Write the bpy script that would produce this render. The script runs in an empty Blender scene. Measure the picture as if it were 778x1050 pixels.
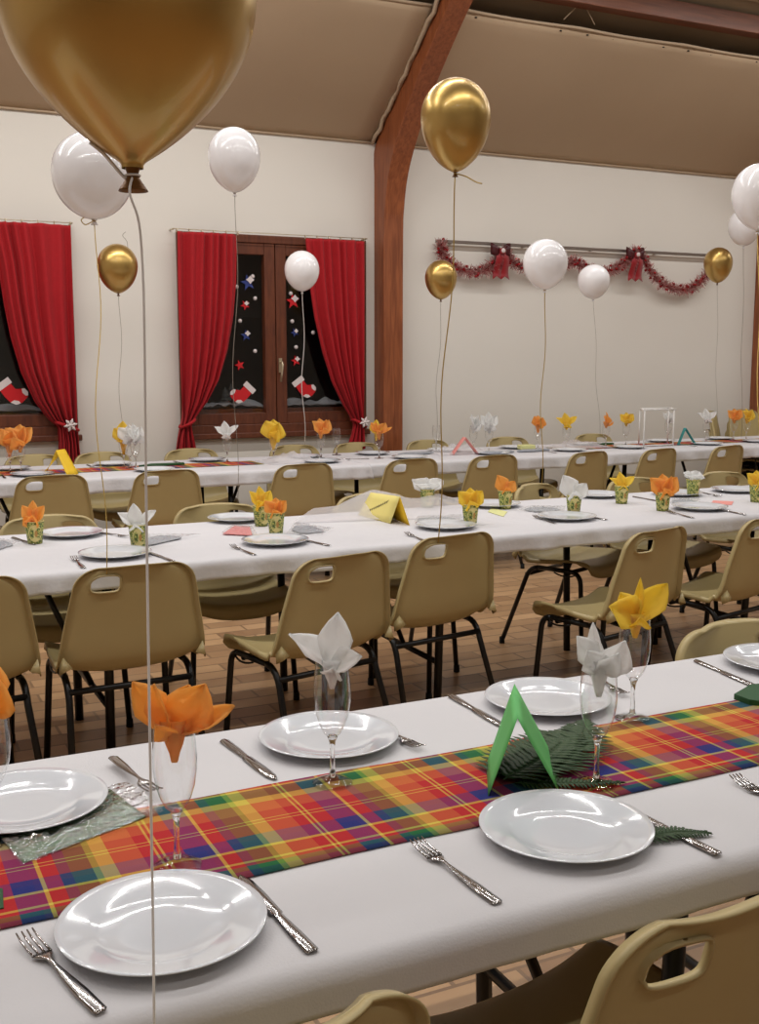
import bpy, bmesh, math, random
from math import sin, cos, pi, radians
from mathutils import Vector, Matrix, noise
S = bpy.context.scene
COL = S.collection
random.seed(7)

# ------------------------------------------------------------------ camera
F = 1120.0; CX = 389.0; CY = 525.0; PITCH = math.atan(158 / F); CH = 1.44; AZ = radians(26.1)
fw = Vector((sin(AZ) * cos(PITCH), cos(AZ) * cos(PITCH), -sin(PITCH)))
rt = Vector((cos(AZ), -sin(AZ), 0))
up = Vector((sin(AZ) * sin(PITCH), cos(AZ) * sin(PITCH), cos(PITCH)))
CAM = Vector((0, 0, CH))
def ray(x, y): return fw + rt * ((x - CX) / F) - up * ((y - CY) / F)
def atz(x, y, z=0.747):
    d = ray(x, y); return CAM + d * ((z - CH) / d.z)
def aty(x, y, Y):
    d = ray(x, y); return CAM + d * (Y / d.y)
cam = bpy.data.objects.new('camera', bpy.data.cameras.new('camera'))
COL.objects.link(cam)
cam.matrix_world = Matrix((( rt.x, up.x, -fw.x, 0), (rt.y, up.y, -fw.y, 0), (rt.z, up.z, -fw.z, CH), (0, 0, 0, 1)))
cam.data.sensor_fit = 'VERTICAL'; cam.data.sensor_height = 24.0
cam.data.lens = 24.0 * F / 1050.0; cam.data.clip_start = 0.02
S.camera = cam
S.view_settings.view_transform = 'Standard'; S.view_settings.look = 'None'
S.view_settings.gamma = 1.0; S.view_settings.use_curve_mapping = False
S.view_settings.exposure = 0.0

# ------------------------------------------------------------------ materials
def srgb(r, g, b):
    f = lambda c: (c / 255 / 12.92) if c / 255 <= 0.04045 else ((c / 255 + 0.055) / 1.055) ** 2.4
    return (f(r), f(g), f(b), 1)
def mat(name, rgb, rough=0.5, metal=0.0, var=0.0, vscale=8.0, bump=0.0, bscale=40.0, coat=0.0, spec=0.5, trans=0.0, alpha=1.0, ior=1.45, sheen=0.0):
    m = bpy.data.materials.new(name); m.use_nodes = True
    nt = m.node_tree; b = nt.nodes['Principled BSDF']
    c = srgb(*rgb)
    b.inputs['Base Color'].default_value = c
    b.inputs['Roughness'].default_value = rough; b.inputs['Metallic'].default_value = metal
    b.inputs['Coat Weight'].default_value = coat; b.inputs['Coat Roughness'].default_value = 0.05
    b.inputs['Specular IOR Level'].default_value = spec
    b.inputs['Transmission Weight'].default_value = trans
    b.inputs['Alpha'].default_value = alpha; b.inputs['IOR'].default_value = ior
    b.inputs['Sheen Weight'].default_value = sheen
    tc = nt.nodes.new('ShaderNodeTexCoord')
    if True:
        n = nt.nodes.new('ShaderNodeTexNoise'); n.inputs['Scale'].default_value = vscale; n.inputs['Detail'].default_value = 4
        nt.links.new(tc.outputs['Object'], n.inputs['Vector'])
        mx = nt.nodes.new('ShaderNodeMix'); mx.data_type = 'RGBA'
        v = max(var, 0.03)
        mx.inputs[6].default_value = tuple(min(1, x * (1 + v)) for x in c[:3]) + (1,)
        mx.inputs[7].default_value = tuple(x * (1 - v) for x in c[:3]) + (1,)
        nt.links.new(n.outputs['Fac'], mx.inputs[0]); nt.links.new(mx.outputs[2], b.inputs['Base Color'])
    if bump > 0:
        n2 = nt.nodes.new('ShaderNodeTexNoise'); n2.inputs['Scale'].default_value = bscale; n2.inputs['Detail'].default_value = 5
        nt.links.new(tc.outputs['Object'], n2.inputs['Vector'])
        bp = nt.nodes.new('ShaderNodeBump'); bp.inputs['Strength'].default_value = bump; bp.inputs['Distance'].default_value = 0.01
        nt.links.new(n2.outputs['Fac'], bp.inputs['Height']); nt.links.new(bp.outputs['Normal'], b.inputs['Normal'])
    return m
def film(name, rgb, opacity, gloss=0.3, bump=0.0, bscale=30):
    """thin translucent sheet: clear film + a little diffuse + mirror glints"""
    m = bpy.data.materials.new(name); m.use_nodes = True; nt = m.node_tree; nt.nodes.clear()
    o = nt.nodes.new('ShaderNodeOutputMaterial'); t = nt.nodes.new('ShaderNodeBsdfTransparent')
    d = nt.nodes.new('ShaderNodeBsdfDiffuse'); d.inputs['Color'].default_value = srgb(*rgb)
    g = nt.nodes.new('ShaderNodeBsdfGlossy'); g.inputs['Roughness'].default_value = 0.08
    a = nt.nodes.new('ShaderNodeMixShader'); a.inputs[0].default_value = opacity
    nt.links.new(t.outputs[0], a.inputs[1]); nt.links.new(d.outputs[0], a.inputs[2])
    lw = nt.nodes.new('ShaderNodeFresnel'); lw.inputs['IOR'].default_value = 1.45
    ge = nt.nodes.new('ShaderNodeNewGeometry'); mi = nt.nodes.new('ShaderNodeMath'); mi.operation = 'MULTIPLY_ADD'
    mi.inputs[1].default_value = 1/1.45-1.45; mi.inputs[2].default_value = 1.45
    nt.links.new(ge.outputs['Backfacing'], mi.inputs[0]); nt.links.new(mi.outputs[0], lw.inputs['IOR'])
    mu = nt.nodes.new('ShaderNodeMath'); mu.operation = 'MULTIPLY'; mu.inputs[1].default_value = gloss; mu.use_clamp = True
    nt.links.new(lw.outputs[0], mu.inputs[0])
    c = nt.nodes.new('ShaderNodeMixShader'); nt.links.new(mu.outputs[0], c.inputs[0])
    nt.links.new(a.outputs[0], c.inputs[1]); nt.links.new(g.outputs[0], c.inputs[2]); nt.links.new(c.outputs[0], o.inputs[0])
    if bump:
        tc = nt.nodes.new('ShaderNodeTexCoord'); n2 = nt.nodes.new('ShaderNodeTexNoise'); n2.inputs['Scale'].default_value = bscale
        nt.links.new(tc.outputs['Object'], n2.inputs['Vector']); bp = nt.nodes.new('ShaderNodeBump'); bp.inputs['Strength'].default_value = bump
        bp.inputs['Distance'].default_value = 0.01
        nt.links.new(n2.outputs['Fac'], bp.inputs['Height'])
        for q in (g, lw): nt.links.new(bp.outputs['Normal'], q.inputs['Normal'])
    return m
def emis(name, rgb, s):
    m = bpy.data.materials.new(name); m.use_nodes = True; b = m.node_tree.nodes['Principled BSDF']
    b.inputs['Emission Color'].default_value = srgb(*rgb); b.inputs['Emission Strength'].default_value = s
    return m
def N(nt, t): return nt.nodes.new(t)

M = {}
M['wall'] = mat('wall_paint', (232, 227, 218), 0.85, var=0.03, vscale=1.5, bump=0.04, bscale=90)
M['fabric'] = mat('ceiling_fabric', (186, 162, 134), 0.9, var=0.06, vscale=1.2, bump=0.08, bscale=12)
M['piping'] = mat('fabric_hem', (184, 162, 136), 0.9, var=0.12, vscale=20)
M['roof'] = mat('roof_lining', (150, 132, 108), 0.9, var=0.08, vscale=3)
M['chair'] = mat('beige_plastic', (184, 166, 118), 0.38, var=0.03, vscale=20, bump=0.02, bscale=400)
M['steel_black'] = mat('black_tube', (16, 16, 17), 0.35, var=0.1)
M['steel_green'] = mat('green_tube', (10, 110, 60), 0.35)
M['rubber'] = mat('black_rubber', (12, 12, 12), 0.8)
M['cloth'] = mat('white_paper_cloth', (212, 210, 212), 0.75, var=0.02, vscale=5, bump=0.10, bscale=300)
M['cloth2'] = mat('crinkled_paper_cloth', (214, 212, 215), 0.7, var=0.02, vscale=5, bump=0.35, bscale=22)
M['table'] = mat('table_board', (96, 72, 52), 0.5, var=0.15)
M['porcelain'] = mat('white_porcelain', (226, 230, 236), 0.12, coat=1.0, var=0.01)
M['steel'] = mat('cutlery_steel', (172, 168, 166), 0.16, metal=1.0, var=0.08, vscale=6)
M['orange'] = mat('orange_paper', (250, 142, 30), 0.8, var=0.05, vscale=40, bump=0.15, bscale=200)
M['yellow'] = mat('yellow_paper', (250, 212, 50), 0.8, var=0.05, vscale=40, bump=0.15, bscale=200)
M['white'] = mat('white_paper', (238, 237, 236), 0.8, var=0.03, vscale=40, bump=0.15, bscale=200)
def paper(name, rgb):
    m = bpy.data.materials.new(name); m.use_nodes = True; nt = m.node_tree; bs = nt.nodes['Principled BSDF']; out = nt.nodes['Material Output']
    tc = nt.nodes.new('ShaderNodeTexCoord'); n = nt.nodes.new('ShaderNodeTexNoise'); n.inputs['Scale'].default_value = 200
    nt.links.new(tc.outputs['Object'], n.inputs['Vector'])
    bp = nt.nodes.new('ShaderNodeBump'); bp.inputs['Strength'].default_value = 0.2; bp.inputs['Distance'].default_value = 0.004
    nt.links.new(n.outputs['Fac'], bp.inputs['Height']); nt.links.new(bp.outputs[0], bs.inputs['Normal'])
    bs.inputs['Base Color'].default_value = srgb(*rgb); bs.inputs['Roughness'].default_value = .9; bs.inputs['Specular IOR Level'].default_value = .2
    tr = nt.nodes.new('ShaderNodeBsdfTranslucent'); tr.inputs['Color'].default_value = srgb(*rgb)
    mx = nt.nodes.new('ShaderNodeMixShader'); mx.inputs[0].default_value = 0.62
    nt.links.new(bs.outputs[0], mx.inputs[1]); nt.links.new(tr.outputs[0], mx.inputs[2]); nt.links.new(mx.outputs[0], out.inputs[0])
    return m
M['orange'] = paper('orange_napkin_paper', (255, 204, 122)); M['yellow'] = paper('yellow_napkin_paper', (255, 232, 112)); M['white'] = paper('white_napkin_paper', (250, 250, 249))
M['glass'] = film('thin_glass', (255, 255, 255), 0.010, 2.3)
M['solidglass'] = mat('clear_glass', (250, 252, 252), 0.0, trans=1.0, ior=1.45, var=0.0)
M['curtain'] = mat('red_curtain', (172, 17, 28), 0.8, var=0.10, vscale=30, bump=0.1, bscale=120, sheen=0.05)
M['goldballoon'] = mat('gold_latex', (198, 164, 96), 0.33, metal=0.9, var=0.03, coat=0.35)
M['whiteballoon'] = mat('white_latex', (250, 248, 250), 0.16, coat=0.6, var=0.01)
M['knot_gold'] = mat('gold_latex_knot', (112, 74, 32), 0.4, metal=0.6)
M['goldstring'] = mat('gold_ribbon', (190, 160, 84), 0.35, metal=0.5)
M['greystring'] = mat('grey_thread', (140, 128, 116), 0.6)
M['whitestring'] = mat('white_ribbon', (238, 234, 230), 0.45)
M['green_card'] = mat('green_card', (100, 186, 104), 0.65, var=0.05)
M['yellow_card'] = mat('yellow_card', (240, 224, 136), 0.65, var=0.04)
M['yellow_card2'] = mat('golden_card', (232, 190, 40), 0.65, var=0.04)
M['pink_card'] = mat('pink_card', (232, 150, 142), 0.65)
M['teal_card'] = mat('teal_card', (60, 150, 150), 0.65)
M['dark_green'] = mat('dark_green_paper', (26, 78, 36), 0.6, var=0.1, vscale=30)
M['leaf_green'] = mat('packed_green_napkin', (58, 92, 50), 0.7, var=0.15, vscale=40)
M['fern'] = mat('fern_green', (50, 74, 40), 0.6, var=0.3, vscale=30)
M['ink'] = mat('pen_ink', (90, 80, 60), 0.7)
M['cello'] = film('cellophane', (240, 242, 242), 0.03, 2.6, bump=0.4, bscale=70)
M['cello_soft'] = film('soft_cellophane', (240, 242, 244), 0.16, 0.6, bump=0.2, bscale=50)
M['tulle'] = film('white_tulle', (236, 232, 234), 0.42, 0.15)
M['greynet'] = mat('silver_grey_leaf', (156, 160, 168), 0.5, metal=0.0, var=0.25, vscale=60)
M['coral'] = mat('coral_card', (226, 120, 116), 0.7)
M['lime'] = mat('pale_lime_card', (222, 222, 156), 0.7)
M['snow'] = mat('cotton_snow', (150, 152, 156), 0.95, bump=0.5, bscale=30)
M['firtree'] = mat('grey_fir', (58, 60, 60), 0.9)
M['felt_red'] = mat('red_felt', (206, 34, 40), 0.85, var=0.08)
M['felt_white'] = mat('white_felt', (226, 214, 212), 0.85)
M['star_blue'] = mat('blue_star', (48, 62, 128), 0.5)
M['rail'] = mat('steel_rail', (150, 138, 130), 0.35, metal=0.7)
M['tinsel_pink'] = mat('pink_tinsel', (196, 146, 142), 0.35, metal=0.3, var=0.3, vscale=80)
M['tinsel_red'] = mat('red_tinsel', (160, 24, 34), 0.25, metal=0.5, var=0.2, vscale=80)
M['bow'] = mat('red_satin', (150, 14, 26), 0.4, sheen=0.3, var=0.1)
M['darkbow'] = mat('dark_red_satin', (70, 8, 16), 0.4)
M['handle'] = mat('brass_handle', (214, 200, 170), 0.3, metal=0.7)
M['fixture'] = mat('white_fixture', (230, 230, 228), 0.5)
M['wire_white'] = mat('white_wire', (236, 234, 230), 0.4)
M['cup_cream'] = mat('cream_print', (222, 208, 140), 0.7, var=0.1, vscale=60)
M['cup_brown'] = mat('brown_print', (190, 144, 80), 0.7)
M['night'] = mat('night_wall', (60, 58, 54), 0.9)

# wood
def wood(name, a, b, scale=(1.5, 14, 14)):
    m = bpy.data.materials.new(name); m.use_nodes = True; nt = m.node_tree; bs = nt.nodes['Principled BSDF']
    tc = N(nt, 'ShaderNodeTexCoord'); mp = N(nt, 'ShaderNodeMapping'); mp.inputs['Scale'].default_value = scale
    n = N(nt, 'ShaderNodeTexNoise'); n.inputs['Scale'].default_value = 3; n.inputs['Detail'].default_value = 6; n.inputs['Distortion'].default_value = 0.6
    r = N(nt, 'ShaderNodeValToRGB'); r.color_ramp.elements[0].color = srgb(*a); r.color_ramp.elements[1].color = srgb(*b)
    r.color_ramp.elements[0].position = 0.3; r.color_ramp.elements[1].position = 0.7
    nt.links.new(tc.outputs['Object'], mp.inputs['Vector']); nt.links.new(mp.outputs[0], n.inputs['Vector'])
    nt.links.new(n.outputs['Fac'], r.inputs[0]); nt.links.new(r.outputs[0], bs.inputs['Base Color'])
    bs.inputs['Roughness'].default_value = 0.45
    return m
M['glulam'] = wood('glulam_wood', (122, 64, 34), (158, 90, 52), (14, 14, 1.2))
M['purlin'] = wood('purlin_wood', (104, 60, 40), (132, 80, 54), (1.2, 14, 14))
M['window_wood'] = wood('window_wood', (84, 40, 22), (112, 58, 32), (14, 14, 2))

# floor: terracotta strips
def floor_mat():
    m = bpy.data.materials.new('terracotta_tiles'); m.use_nodes = True; nt = m.node_tree; bs = nt.nodes['Principled BSDF']
    tc = N(nt, 'ShaderNodeTexCoord'); mp = N(nt, 'ShaderNodeMapping'); mp.inputs['Rotation'].default_value = (0, 0, 0)
    br = N(nt, 'ShaderNodeTexBrick'); br.inputs['Scale'].default_value = 1.0
    br.inputs['Color1'].default_value = srgb(208, 168, 124); br.inputs['Color2'].default_value = srgb(138, 102, 70)
    br.inputs['Mortar'].default_value = srgb(104, 80, 58); br.inputs['Mortar Size'].default_value = 0.006
    br.inputs['Brick Width'].default_value = 0.34; br.inputs['Row Height'].default_value = 0.113; br.offset = 0.5
    nt.links.new(tc.outputs['Object'], mp.inputs[0]); nt.links.new(mp.outputs[0], br.inputs['Vector'])
    n = N(nt, 'ShaderNodeTexNoise'); n.inputs['Scale'].default_value = 9; n.inputs['Detail'].default_value = 5
    nt.links.new(tc.outputs['Object'], n.inputs['Vector'])
    mx = N(nt, 'ShaderNodeMix'); mx.data_type = 'RGBA'; mx.blend_type = 'OVERLAY'; mx.inputs[0].default_value = 0.5
    nt.links.new(br.outputs['Color'], mx.inputs[6]); nt.links.new(n.outputs['Color'], mx.inputs[7])
    hs = N(nt, 'ShaderNodeMix'); hs.data_type = 'RGBA'; hs.inputs[0].default_value = 0.35
    nt.links.new(br.outputs['Color'], hs.inputs[6])
    rr = N(nt, 'ShaderNodeValToRGB'); rr.color_ramp.elements[0].color = srgb(128, 86, 64); rr.color_ramp.elements[1].color = srgb(208, 172, 128)
    nt.links.new(n.outputs['Fac'], rr.inputs[0]); nt.links.new(rr.outputs[0], hs.inputs[7])
    nt.links.new(hs.outputs[2], bs.inputs['Base Color']); bs.inputs['Roughness'].default_value = 0.35
    bp = N(nt, 'ShaderNodeBump'); bp.inputs['Strength'].default_value = 0.3; bp.inputs['Distance'].default_value = 0.004; bp.invert = True
    nt.links.new(br.outputs['Fac'], bp.inputs['Height']); nt.links.new(bp.outputs[0], bs.inputs['Normal'])
    return m
M['floor'] = floor_mat()

def ramp(nt, stops):
    r = N(nt, 'ShaderNodeValToRGB'); cr = r.color_ramp; cr.interpolation = 'CONSTANT'
    while len(cr.elements) > 1: cr.elements.remove(cr.elements[-1])
    cr.elements[0].position = 0; cr.elements[0].color = srgb(*stops[0][1])
    for p, c in stops[1:]:
        e = cr.elements.new(p); e.color = srgb(*c)
    return r
RED = (205, 22, 30); YEL = (240, 214, 84); GRN = (14, 112, 56); BLU = (24, 36, 128); ORA = (226, 112, 52); PUR = (60, 36, 120); LGR = (150, 190, 60); NAV = (10, 70, 100)
def plaid(name, width, period):
    m = bpy.data.materials.new(name); m.use_nodes = True; nt = m.node_tree; bs = nt.nodes['Principled BSDF']
    tc = N(nt, 'ShaderNodeTexCoord'); sp = N(nt, 'ShaderNodeSeparateXYZ'); nt.links.new(tc.outputs['Object'], sp.inputs[0])
    dx = N(nt, 'ShaderNodeMath'); dx.operation = 'DIVIDE'; dx.inputs[1].default_value = period; nt.links.new(sp.outputs['X'], dx.inputs[0])
    fx = N(nt, 'ShaderNodeMath'); fx.operation = 'FRACT'; nt.links.new(dx.outputs[0], fx.inputs[0])
    dy = N(nt, 'ShaderNodeMath'); dy.operation = 'DIVIDE'; dy.inputs[1].default_value = width; nt.links.new(sp.outputs['Y'], dy.inputs[0])
    weft = ramp(nt, [(0, GRN), (0.12, LGR), (0.16, YEL), (0.25, ORA), (0.42, RED), (0.50, YEL), (0.512, RED), (0.535, YEL), (0.547, RED), (0.66, BLU), (0.78, PUR), (0.82, YEL), (0.84, RED), (0.93, NAV)])
    warp = ramp(nt, [(0, NAV), (0.05, GRN), (0.09, RED), (0.12, YEL), (0.14, RED), (0.25, YEL), (0.27, BLU), (0.34, PUR), (0.40, RED), (0.52, YEL), (0.530, RED), (0.555, YEL), (0.565, RED), (0.66, ORA), (0.78, YEL), (0.85, GRN), (0.96, YEL), (0.98, RED)])
    nt.links.new(fx.outputs[0], weft.inputs[0]); nt.links.new(dy.outputs[0], warp.inputs[0])
    ck = N(nt, 'ShaderNodeTexChecker'); ck.inputs['Scale'].default_value = 1400; nt.links.new(tc.outputs['Object'], ck.inputs['Vector'])
    mx = N(nt, 'ShaderNodeMix'); mx.data_type = 'RGBA'; mx.inputs[0].default_value = 0.5
    nt.links.new(weft.outputs[0], mx.inputs[6]); nt.links.new(warp.outputs[0], mx.inputs[7])
    hsv = N(nt, 'ShaderNodeHueSaturation'); hsv.inputs['Saturation'].default_value = 1.0; hsv.inputs['Value'].default_value = 0.72
    nt.links.new(mx.outputs[2], hsv.inputs['Color']); nt.links.new(hsv.outputs[0], bs.inputs['Base Color'])
    bs.inputs['Roughness'].default_value = 0.9
    n2 = N(nt, 'ShaderNodeTexNoise'); n2.inputs['Scale'].default_value = 500; nt.links.new(tc.outputs['Object'], n2.inputs['Vector'])
    bp = N(nt, 'ShaderNodeBump'); bp.inputs['Strength'].default_value = 0.15; bp.inputs['Distance'].default_value = 0.003
    nt.links.new(n2.outputs['Fac'], bp.inputs['Height']); nt.links.new(bp.outputs[0], bs.inputs['Normal'])
    return m
M['plaid'] = plaid('madras_plaid', 0.288, 0.235)

def cup_mat():
    m = bpy.data.materials.new('leaf_print_cup'); m.use_nodes = True; nt = m.node_tree; bs = nt.nodes['Principled BSDF']
    tc = N(nt, 'ShaderNodeTexCoord'); v = N(nt, 'ShaderNodeTexNoise'); v.inputs['Scale'].default_value = 165; v.inputs['Detail'].default_value = 1
    nt.links.new(tc.outputs['Object'], v.inputs['Vector'])
    r = ramp(nt, [(0, (70, 92, 46)), (0.43, (106, 128, 56)), (0.48, (172, 174, 92)), (0.60, (198, 192, 116))])
    nt.links.new(v.outputs['Fac'], r.inputs[0]); nt.links.new(r.outputs[0], bs.inputs['Base Color']); bs.inputs['Roughness'].default_value = 0.5
    return m
M['cup'] = cup_mat()

# ------------------------------------------------------------------ mesh builder
class MB:
    def __init__(s): s.v = []; s.f = []; s.flat = []
    def add(s, vs, fs, flat=False):
        o = len(s.v); s.v += [tuple(p) for p in vs]; s.f += [tuple(i + o for i in q) for q in fs]; s.flat += [flat] * len(fs); return s
    def box(s, lo, hi, R=None):
        x0, y0, z0 = lo; x1, y1, z1 = hi
        vs = [Vector(p) for p in ((x0,y0,z0),(x1,y0,z0),(x1,y1,z0),(x0,y1,z0),(x0,y0,z1),(x1,y0,z1),(x1,y1,z1),(x0,y1,z1))]
        if R is not None: vs = [R @ p for p in vs]
        return s.add(vs, [(3,2,1,0),(4,5,6,7),(0,1,5,4),(1,2,6,5),(2,3,7,6),(3,0,4,7)], True)
    def tube(s, pts, r, seg=8, caps=True, taper=None):
        pts = [Vector(p) for p in pts]; n = len(pts); vs = []; prev = None
        for i, p in enumerate(pts):
            t = (pts[min(i+1, n-1)] - pts[max(i-1, 0)]).normalized()
            a = Vector((0,0,1)) if abs(t.z) < 0.9 else Vector((1,0,0))
            if prev is None: u = t.cross(a).normalized()
            else:
                u = prev - t * prev.dot(t)
                u = u.normalized() if u.length > 1e-6 else t.cross(a).normalized()
            prev = u; w = t.cross(u)
            rr = r if taper is None else r * taper[i]
            vs += [p + (u * cos(2*pi*k/seg) + w * sin(2*pi*k/seg)) * rr for k in range(seg)]
        fs = [(i*seg+k, i*seg+(k+1) % seg, (i+1)*seg+(k+1) % seg, (i+1)*seg+k) for i in range(n-1) for k in range(seg)]
        if caps: fs += [tuple(range(seg))[::-1], tuple((n-1)*seg+k for k in range(seg))]
        return s.add(vs, fs)
    def lathe(s, prof, seg=32, c=(0,0,0)):
        vs = []; c = Vector(c)
        for r, z in prof: vs += [c + Vector((r*cos(2*pi*k/seg), r*sin(2*pi*k/seg), z)) for k in range(seg)]
        n = len(prof)
        fs = [(i*seg+k, i*seg+(k+1) % seg, (i+1)*seg+(k+1) % seg, (i+1)*seg+k) for i in range(n-1) for k in range(seg)]
        return s.add(vs, fs)
    def grid(s, P, closed=False):
        n = len(P); m = len(P[0]); vs = [p for row in P for p in row]
        fs = [(i*m+j, i*m+(j+1) % m, (i+1)*m+(j+1) % m, (i+1)*m+j) for i in range(n-1) for j in range(m if closed else m-1)]
        return s.add(vs, fs)
    def prism(s, poly, z0, z1, R=None):
        n = len(poly); vs = [Vector((x, y, z0)) for x, y in poly] + [Vector((x, y, z1)) for x, y in poly]
        if R is not None: vs = [R @ p for p in vs]
        return s.add(vs, [tuple(range(n))[::-1], tuple(range(n, 2*n))] + [(i, (i+1) % n, n+(i+1) % n, n+i) for i in range(n)], True)
    def build(s, name, m, parent=None, thick=0, bevel=0, subsurf=0, loc=None, offset=0, bseg=2):
        me = bpy.data.meshes.new(name); me.from_pydata([tuple(p) for p in s.v], [], s.f)
        bm = bmesh.new(); bm.from_mesh(me)
        bmesh.ops.remove_doubles(bm, verts=bm.verts, dist=1e-6)
        bmesh.ops.recalc_face_normals(bm, faces=bm.faces)
        bm.to_mesh(me); bm.free()
        allflat = all(s.flat) if s.flat else False
        if len(s.flat) == len(me.polygons) and not allflat:
            for p, fl in zip(me.polygons, s.flat): p.use_smooth = not fl
        else:
            for p in me.polygons: p.use_smooth = not allflat
        me.materials.append(m if not isinstance(m, str) else M[m])
        o = bpy.data.objects.new(name, me); COL.objects.link(o)
        if parent: o.parent = parent
        if loc is not None: o.location = loc
        if thick:
            q = o.modifiers.new('solid', 'SOLIDIFY'); q.thickness = thick; q.offset = offset
        if bevel:
            q = o.modifiers.new('bevel', 'BEVEL'); q.width = bevel; q.segments = bseg; q.limit_method = 'ANGLE'
        if subsurf:
            q = o.modifiers.new('sub', 'SUBSURF'); q.levels = subsurf; q.render_levels = subsurf
        return o
def tag(o, label, cat, group=None):
    o['label'] = label; o['category'] = cat
    if group: o['group'] = group
    return o
def thing(name, label, cat, loc=(0,0,0), rotz=0, group=None):
    o = bpy.data.objects.new(name, None); COL.objects.link(o); o.empty_display_size = 0.05
    o.location = loc; o.rotation_euler = (0, 0, rotz)
    return tag(o, label, cat, group)
def struct(o):
    o['kind'] = 'structure'; return o
def kids(o): return [c for c in bpy.data.objects if c.parent == o]
def dup(root, loc, rotz, label, scale=None):
    r = root.copy(); COL.objects.link(r); r.location = loc; r.rotation_euler = (0, 0, rotz); r['label'] = label
    if scale: r.scale = scale
    for ch in kids(root):
        c = ch.copy(); COL.objects.link(c); c.parent = r
        for g in kids(ch):
            d = g.copy(); COL.objects.link(d); d.parent = c
    return r
def bez(p0, p1, p2, n=8):
    p0, p1, p2 = Vector(p0), Vector(p1), Vector(p2)
    return [(p0*(1-t)**2 + p1*2*t*(1-t) + p2*t*t) for t in [i/n for i in range(n+1)]]
def interp(tab, t):
    for (a, va), (b, vb) in zip(tab, tab[1:]):
        if t <= b:
            k = (t-a)/(b-a) if b > a else 0
            if isinstance(va, (tuple, list)): return tuple(x+(y-x)*k for x, y in zip(va, vb))
            return va+(vb-va)*k
    return tab[-1][1]
def catmull(pts, n=6):
    pts = [Vector(p) for p in pts]; out = []
    for i in range(len(pts)-1):
        a = pts[max(i-1, 0)]; b = pts[i]; c = pts[i+1]; d = pts[min(i+2, len(pts)-1)]
        for k in range(n):
            t = k/n
            out.append(0.5*((2*b)+(c-a)*t+(2*a-5*b+4*c-d)*t*t+(3*b-a-3*c+d)*t**3))
    return out+[pts[-1]]

# ------------------------------------------------------------------ room
WY = 8.0; X0 = -5.0; X1 = 12.0; YB = -5.0; WT = 3.11; SL = 0.745
b = MB(); b.box((X0-.2, YB-.2, -0.1), (X1+.2, WY+.3, 0)); struct(b.build('floor', 'floor'))
# openings in the far wall
W2 = (2.262, 3.79, 0.862, 2.357); W1 = (1.508-1.528, 1.508, 0.885, 2.357)
b = MB()
def wallbox(x0, x1, z0, z1): b.box((x0, WY, z0), (x1, WY+.25, z1))
wallbox(X0, W1[0], 0, WT); wallbox(W1[0], W1[1], 0, W1[2]); wallbox(W1[0], W1[1], W1[3], WT)
wallbox(W1[1], W2[0], 0, WT); wallbox(W2[0], W2[1], 0, W2[2]); wallbox(W2[0], W2[1], W2[3], WT); wallbox(W2[1], X1, 0, WT)
struct(b.build('wall_back', 'wall'))
RZ = 6.9
b = MB(); b.box((X0-.2, YB-.2, 0), (X0, WY+.25, RZ)); struct(b.build('wall_left', 'wall'))
b = MB(); b.box((X1, YB-.2, 0), (X1+.2, WY+.25, RZ)); struct(b.build('wall_right', 'wall'))
b = MB(); b.box((X0, YB-.2, 0), (X1, YB, RZ)); struct(b.build('wall_front', 'wall'))
# hung fabric: two bays separated by the arch, each a softly sagging sheet with a laced hem
AX0, AX1 = 3.87, 4.04
def fabric_sheet(xa, xb, name, ynear):
    nx, ny = 48, 16; P = []
    for i in range(ny+1):
        v = i/ny; y = WY + 0.0 - (WY-ynear)*v; row = []
        for j in range(nx+1):
            u = j/nx; x = xa+(xb-xa)*u
            z = WT + SL*(WY-y) - 0.035*sin(pi*v)*(sin(pi*((x*0.9) % 1.0))**2*0.4+0.6)
            yy = y
            if i == ny: yy = y + 0.03*abs(sin(x*3.1)) ; z -= 0.0
            row.append((x, yy, z))
        P.append(row)
    q = MB(); q.grid(P); o = struct(q.build(name, 'fabric', thick=0.006))
    h = MB(); h.tube([Vector(p)+Vector((0, 0, -0.004)) for p in P[-1]], 0.011, 6)
    h.build('fabric_hem', 'piping', o)
    # small dark lacing eyelets along the hem
    e = MB()
    for k in range(2, nx-1, 3):
        p = Vector(P[-1][k]); e.lathe([(0.0001, -0.004), (0.012, -0.002), (0.012, 0.004), (0.0001, 0.005)], 8, p+Vector((0, 0.03, -0.032)))
    e.build('eyelet', 'rubber', o)
    # wall edge welt
    h = MB(); h.tube([Vector(p)+Vector((0, -0.012, -0.004)) for p in P[0]], 0.009, 6); h.build('wall_welt', 'piping', o)
    return o
c1 = fabric_sheet(X0, AX0-0.004, 'ceiling', 6.99)
c2 = fabric_sheet(AX1+0.004, 7.92, 'ceiling', 6.99)
c3 = fabric_sheet(8.1, X1, 'ceiling', 6.99)
# roof lining above and nearer the middle of the hall
q = MB(); zr = lambda y: WT + SL*(WY-y) + 0.22
q.add([(X0, WY+.25, WT+.0), (X1, WY+.25, WT+.0), (X1, 2.9, zr(2.9)), (X0, 2.9, zr(2.9))], [(0, 1, 2, 3)], True)
q.add([(X0, 2.9, zr(2.9)), (X1, 2.9, zr(2.9)), (X1, YB-.2, WT+.4), (X0, YB-.2, WT+.4)], [(0, 1, 2, 3)], True)
struct(q.build('ceiling', 'roof', thick=0.05, offset=1))
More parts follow.
